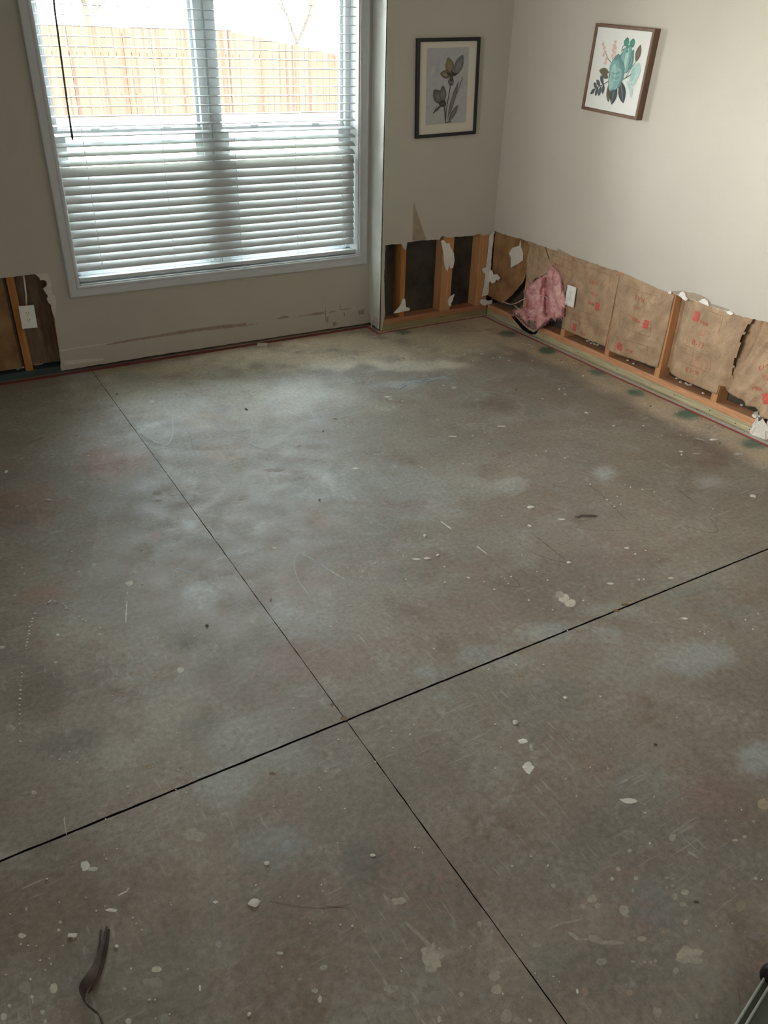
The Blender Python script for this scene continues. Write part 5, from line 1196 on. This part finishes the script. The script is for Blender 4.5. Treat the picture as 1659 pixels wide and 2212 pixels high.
# crumbs that nothing tells apart
arch = smooth_pts([(44,1601),(42,1554),(44,1500),(47,1452),(56,1402),(62,1368),(71,1338),(81,1321),(105,1301),(128,1302),(148,1317),(179,1338),(216,1358)], 5)
g_a = 'crumbs along the arched scrape'
for i, p in enumerate(arch):
    if noise.noise(Vector((p.x*.05, p.y*.02, 3))) < -.28: continue
    big = i in (32, 33, 36, 38, 40, 45)
    bit('plaster_crumb', random.choice(me_c), (p.x+random.uniform(-1.5, 1.5), p.y+random.uniform(-2, 2)), (7, 6, 5) if big else (random.uniform(2.6, 7),)*2+(3,), 'tiny pale crumb in the arched scrape line at the left of the floor', g_a)
FX = [(640,1312),(665,1348),(681,1360),(715,1355),(727,1344),(757,1309),(707,1335),(693,1336),(803,1423),(634,1531),(782,1539),(937,1402),(846,1580),(894,1566),(886,1587),(849,1616),(703,1667),(690,1702),(693,1707),(811,1646),(591,1742),(745,1747),(731,1598),(1050,1491),(1115,1437),(1055,1447),(1174,1436),(1226,1363),(1331,1327),(1283,1345),(1417,1345),(1275,1482),(1297,1505),(1313,1660),(1275,1658),(1222,1683),(1245,1720),(1237,1597),(1070,1565),(1082,1615),(1070,1660),(1462,1550),(1320,1619),(1512,1365),(1522,1370),(1638,1327),(1610,1340),(1626,1360),(1602,1750),(1393,1738),(1473,1726),(1413,1722),(1394,1756),(1404,1822),(1586,1919),(1645,1901),(1535,1933),(1582,1995),(1547,2001),(1620,2065),(1184,1870),(913,1843),(896,1831),(905,1832),(729,1821),(694,1912),(735,1998),(605,1938),(553,1913),(697,1925),(579,1878),(1160,1235),(1183,1254),(1260,1298),(1271,1305),(1380,1253),(1423,1210),(1395,1190),(1342,1090),(1333,1073),(1311,1080),(1318,1087),(1327,1095),(1350,1048),(1362,1053),(1388,1058),(1413,1063),(1473,976),(1472,983),(1540,1100),(1275,1047),(1180,975),(1248,980),(1084,1115),(1391,1252),(1530,1365),(1090,1250),(1104,1246),(1084,1246),(1068,1274),(1142,1297),(1194,1318),(1127,1200),(877,1252),(961,1258),(960,1225),(1046,1257),(752,1228),(780,1246),(783,1236),(860,1190),(872,1202),(805,1219),(810,1217),(1098,1261),(420,1376),(340,1498),(370,1525),(382,1583),(385,1664),(392,1680),(413,1687),(429,1679),(243,1503),(129,1641),(111,1634),(167,1648),(150,1625),(277,1714),(276,1700),(382,1714),(427,1739),(403,1712),(380,1706),(251,1863),(253,1834),(225,1847),(230,1856),(228,1770),(102,1899),(186,1939),(128,1949),(22,1975),(208,1968),(227,1958),(45,2040),(61,2043),(79,2044),(136,2043),(107,2071),(110,2083),(87,2075),(13,2106),(66,2116),(98,2096),(294,1996),(306,2009),(287,1983),(368,1950),(370,1955),(283,2093),(406,2094),(323,2160),(366,2191),(336,2200),(335,2160),(1060,2184),(1086,2147),(1128,2155),(1156,2103),(1195,2110),(1208,2121),(1017,2044),(1015,2048),(1127,2020),(949,2049),(866,2070),(867,2098),(1106,1871),(1183,1871),(1147,1850),(670,1995),(645,1937)]
for i, p in enumerate(FX):
    s = random.uniform(3.4, 6.0); near = p[1] > 1700
    bit('plaster_crumb', random.choice(me_c), p, (s, s*random.uniform(.7, 1), s*.7), 'tiny pale crumb scattered on the near half of the concrete floor' if near else 'tiny pale crumb scattered on the middle of the concrete floor', 'crumbs on the near floor' if near else 'crumbs on the middle floor')
FAR = [(330,827),(345,842),(383,837),(427,841),(462,852),(380,852),(253,852),(192,985),(165,941),(297,1068),(230,1130),(252,1130),(245,1127),(306,1190),(370,1190),(505,1185),(395,1164),(147,1189),(155,1192),(48,1227),(53,1240),(170,1235),(390,1255),(308,1262),(450,1268),(480,1273),(520,1078),(544,1065),(420,1020),(490,968),(608,766),(700,790),(720,779),(860,781),(872,775),(1003,766),(1065,774),(1022,780),(930,820),(958,833),(870,867),(806,868),(850,880),(840,886),(826,886),(868,901),(693,901),(784,910),(692,916),(768,913),(752,923),(866,929),(822,948),(645,963),(577,992),(646,990),(680,994),(683,994),(670,1028),(866,1065),(868,982),(853,1008),(1014,1002),(1000,1002),(1020,1050),(1010,918),(1100,1008),(1158,984),(1118,935),(1047,934),(1056,959),(1021,942),(910,1010),(905,1006),(745,1046),(766,1078),(690,1080),(1208,841),(1218,839),(1172,862),(1221,852),(1115,842),(1150,779),(1080,772),(1099,779),(1144,745),(1136,744),(1150,749),(1130,743),(1206,777),(1213,780),(1240,785),(1150,730),(1260,812),(1275,806),(1301,820),(1390,873),(1410,880),(1405,878),(1462,890),(1508,910),(1545,921),(1512,928),(1455,938),(1470,940),(1484,942),(1470,976),(1555,958),(1390,920),(1393,872),(1325,920),(1460,905),(1420,890),(1327,921),(1340,816),(1215,782),(870,722),(950,735),(960,727),(985,731),(905,740),(848,733),(790,740),(640,747),(520,790),(460,800),(560,800),(610,740),(590,745),(720,735),(745,727),(700,729),(655,757),(770,741),(815,741),(880,731),(930,724),(1040,765),(1220,990),(1392,904),(1500,930),(1430,941),(1505,885)]
for p in FAR:
    s = random.uniform(2.6, 5.2)
    dark = random.random() < .13
    bit('grit_grain' if dark else 'plaster_crumb', random.choice(me_d if dark else me_c), p, (s*random.uniform(1, 1.6), s, s*.6),
        'dark grit grain on the far part of the concrete floor' if dark else 'tiny pale crumb on the far part of the concrete floor', 'grit on the far floor' if dark else 'crumbs on the far floor', rot=0 if False else None)

# ------------------------------------------------------------------ dark strip and green lid
sp_ = smooth_pts([(231,2003),(229,2022),(227,2045),(222,2070),(216,2095),(209,2115),(197,2133),(186,2148),(182,2163),(187,2180),(203,2193),(216,2203),(223,2222),(228,2240)], 5)
root = empty('vinyl_strip', fl(200, 2120), 'twisted dark brown torn strip lying at the lower left of the floor', 'strip')
def ribbon(wfun, lean, zoff, off, i0=0, i1=None):
    w = MB(); vs = []; ps = sp_[i0:i1]
    P3 = [fl(p.x, p.y, 0) for p in ps]
    for i, p in enumerate(P3):
        k = (i0+i)/(len(sp_)-1); t = (P3[min(i+1, len(P3)-1)]-P3[max(i-1, 0)]).normalized(); n = Vector((t.y, -t.x, 0))  # to the side
        a = lean(k); wd_ = wfun(k); base = p+n*off+Vector((0, 0, .0025+zoff(k)))
        d = n*math.cos(a)*1+Vector((0, 0, 1))*math.sin(a)
        th = n.cross(t)*0+Vector((0, 0, 1))*math.cos(a)*.0016+n*-math.sin(a)*.0016
        vs += [base, base+d*wd_, base+d*wd_+th, base+th]
    m_ = len(P3)
    fs = [(4*i+j, 4*i+(j+1) % 4, 4*i+4+(j+1) % 4, 4*i+4+j) for i in range(m_-1) for j in range(4)]+[(0, 1, 2, 3), (4*m_-1, 4*m_-2, 4*m_-3, 4*m_-4)]
    w.add(vs, fs); return w
wf = lambda k: .004+.020*math.sin(min(1, k*1.6)*math.pi/2)
ln = lambda k: math.radians(22+60*max(0, min(1, (k-.30)/.35)))
at(ribbon(wf, lambda k: math.pi-ln(k) if False else ln(k), lambda k: .010*math.sin(k*math.pi)**2, -.002).make('curled_strip', M['strap'], smooth=False, recalc=True), root)
at(ribbon(lambda k: .003+.007*math.sin(k*6), lambda k: math.radians(60), lambda k: .003, -.007, 3, 36).make('torn_strand', M['strap'], recalc=True), root)
at(ribbon(lambda k: .004, lambda k: math.radians(35), lambda k: .012*k, .010, 2, 34).make('torn_strand', M['strap'], recalc=True), root)

zl = .05
a0, a1 = fl(1587, 2212, zl), fl(1652, 2107, zl); b0, b1 = fl(1612, 2212, zl), fl(1659, 2122, zl)
d = (a1-a0).normalized(); n = Vector((d.y, -d.x, 0))
if (b0-a0).dot(n) < 0: n = -n
lid = empty('plastic_lid', a0, 'dark green plastic lid with pale double rim at the bottom right corner', 'lid')
def LP(s, t, z): return a1+d*s+n*t+Vector((0, 0, z-zl))
w = MB()
L0, L1 = -.55, .012
prof = [(0, .0), (0, zl-.004), (.0015, zl), (.004, zl-.001), (.005, zl-.006), (.5, zl-.006), (.5, 0)]
vs = [LP(s, t, z) for s in (L0, L1) for t, z in prof]; k = len(prof)
w.add(vs, [(i, i+1, k+i+1, k+i) for i in range(k-1)]+[tuple(range(k)), tuple(range(2*k-1, k-1, -1))]); at(w.make('lid_panel', M['tote'], recalc=True), lid)
gap = abs((b0-a0).dot(n))
for t in (.002, gap):
    w = MB(); w.tube([LP(L0, t, zl-.002), LP(L1-.01, t, zl-.002)], .0026, 8); at(w.make('rim_bead', M['toterim'], smooth=True), lid)
w = MB(); c = fl(1668, 2098, .06)
bm = bmesh.new(); bmesh.ops.create_uvsphere(bm, u_segments=24, v_segments=14, radius=1)
for v in bm.verts: v.co = Vector((c.x+v.co.x*.020, c.y+v.co.y*.020, .045+v.co.z*.030))
w.bm(bm); o = w.make('black_handle', M['knob'], smooth=True); at(o, lid)
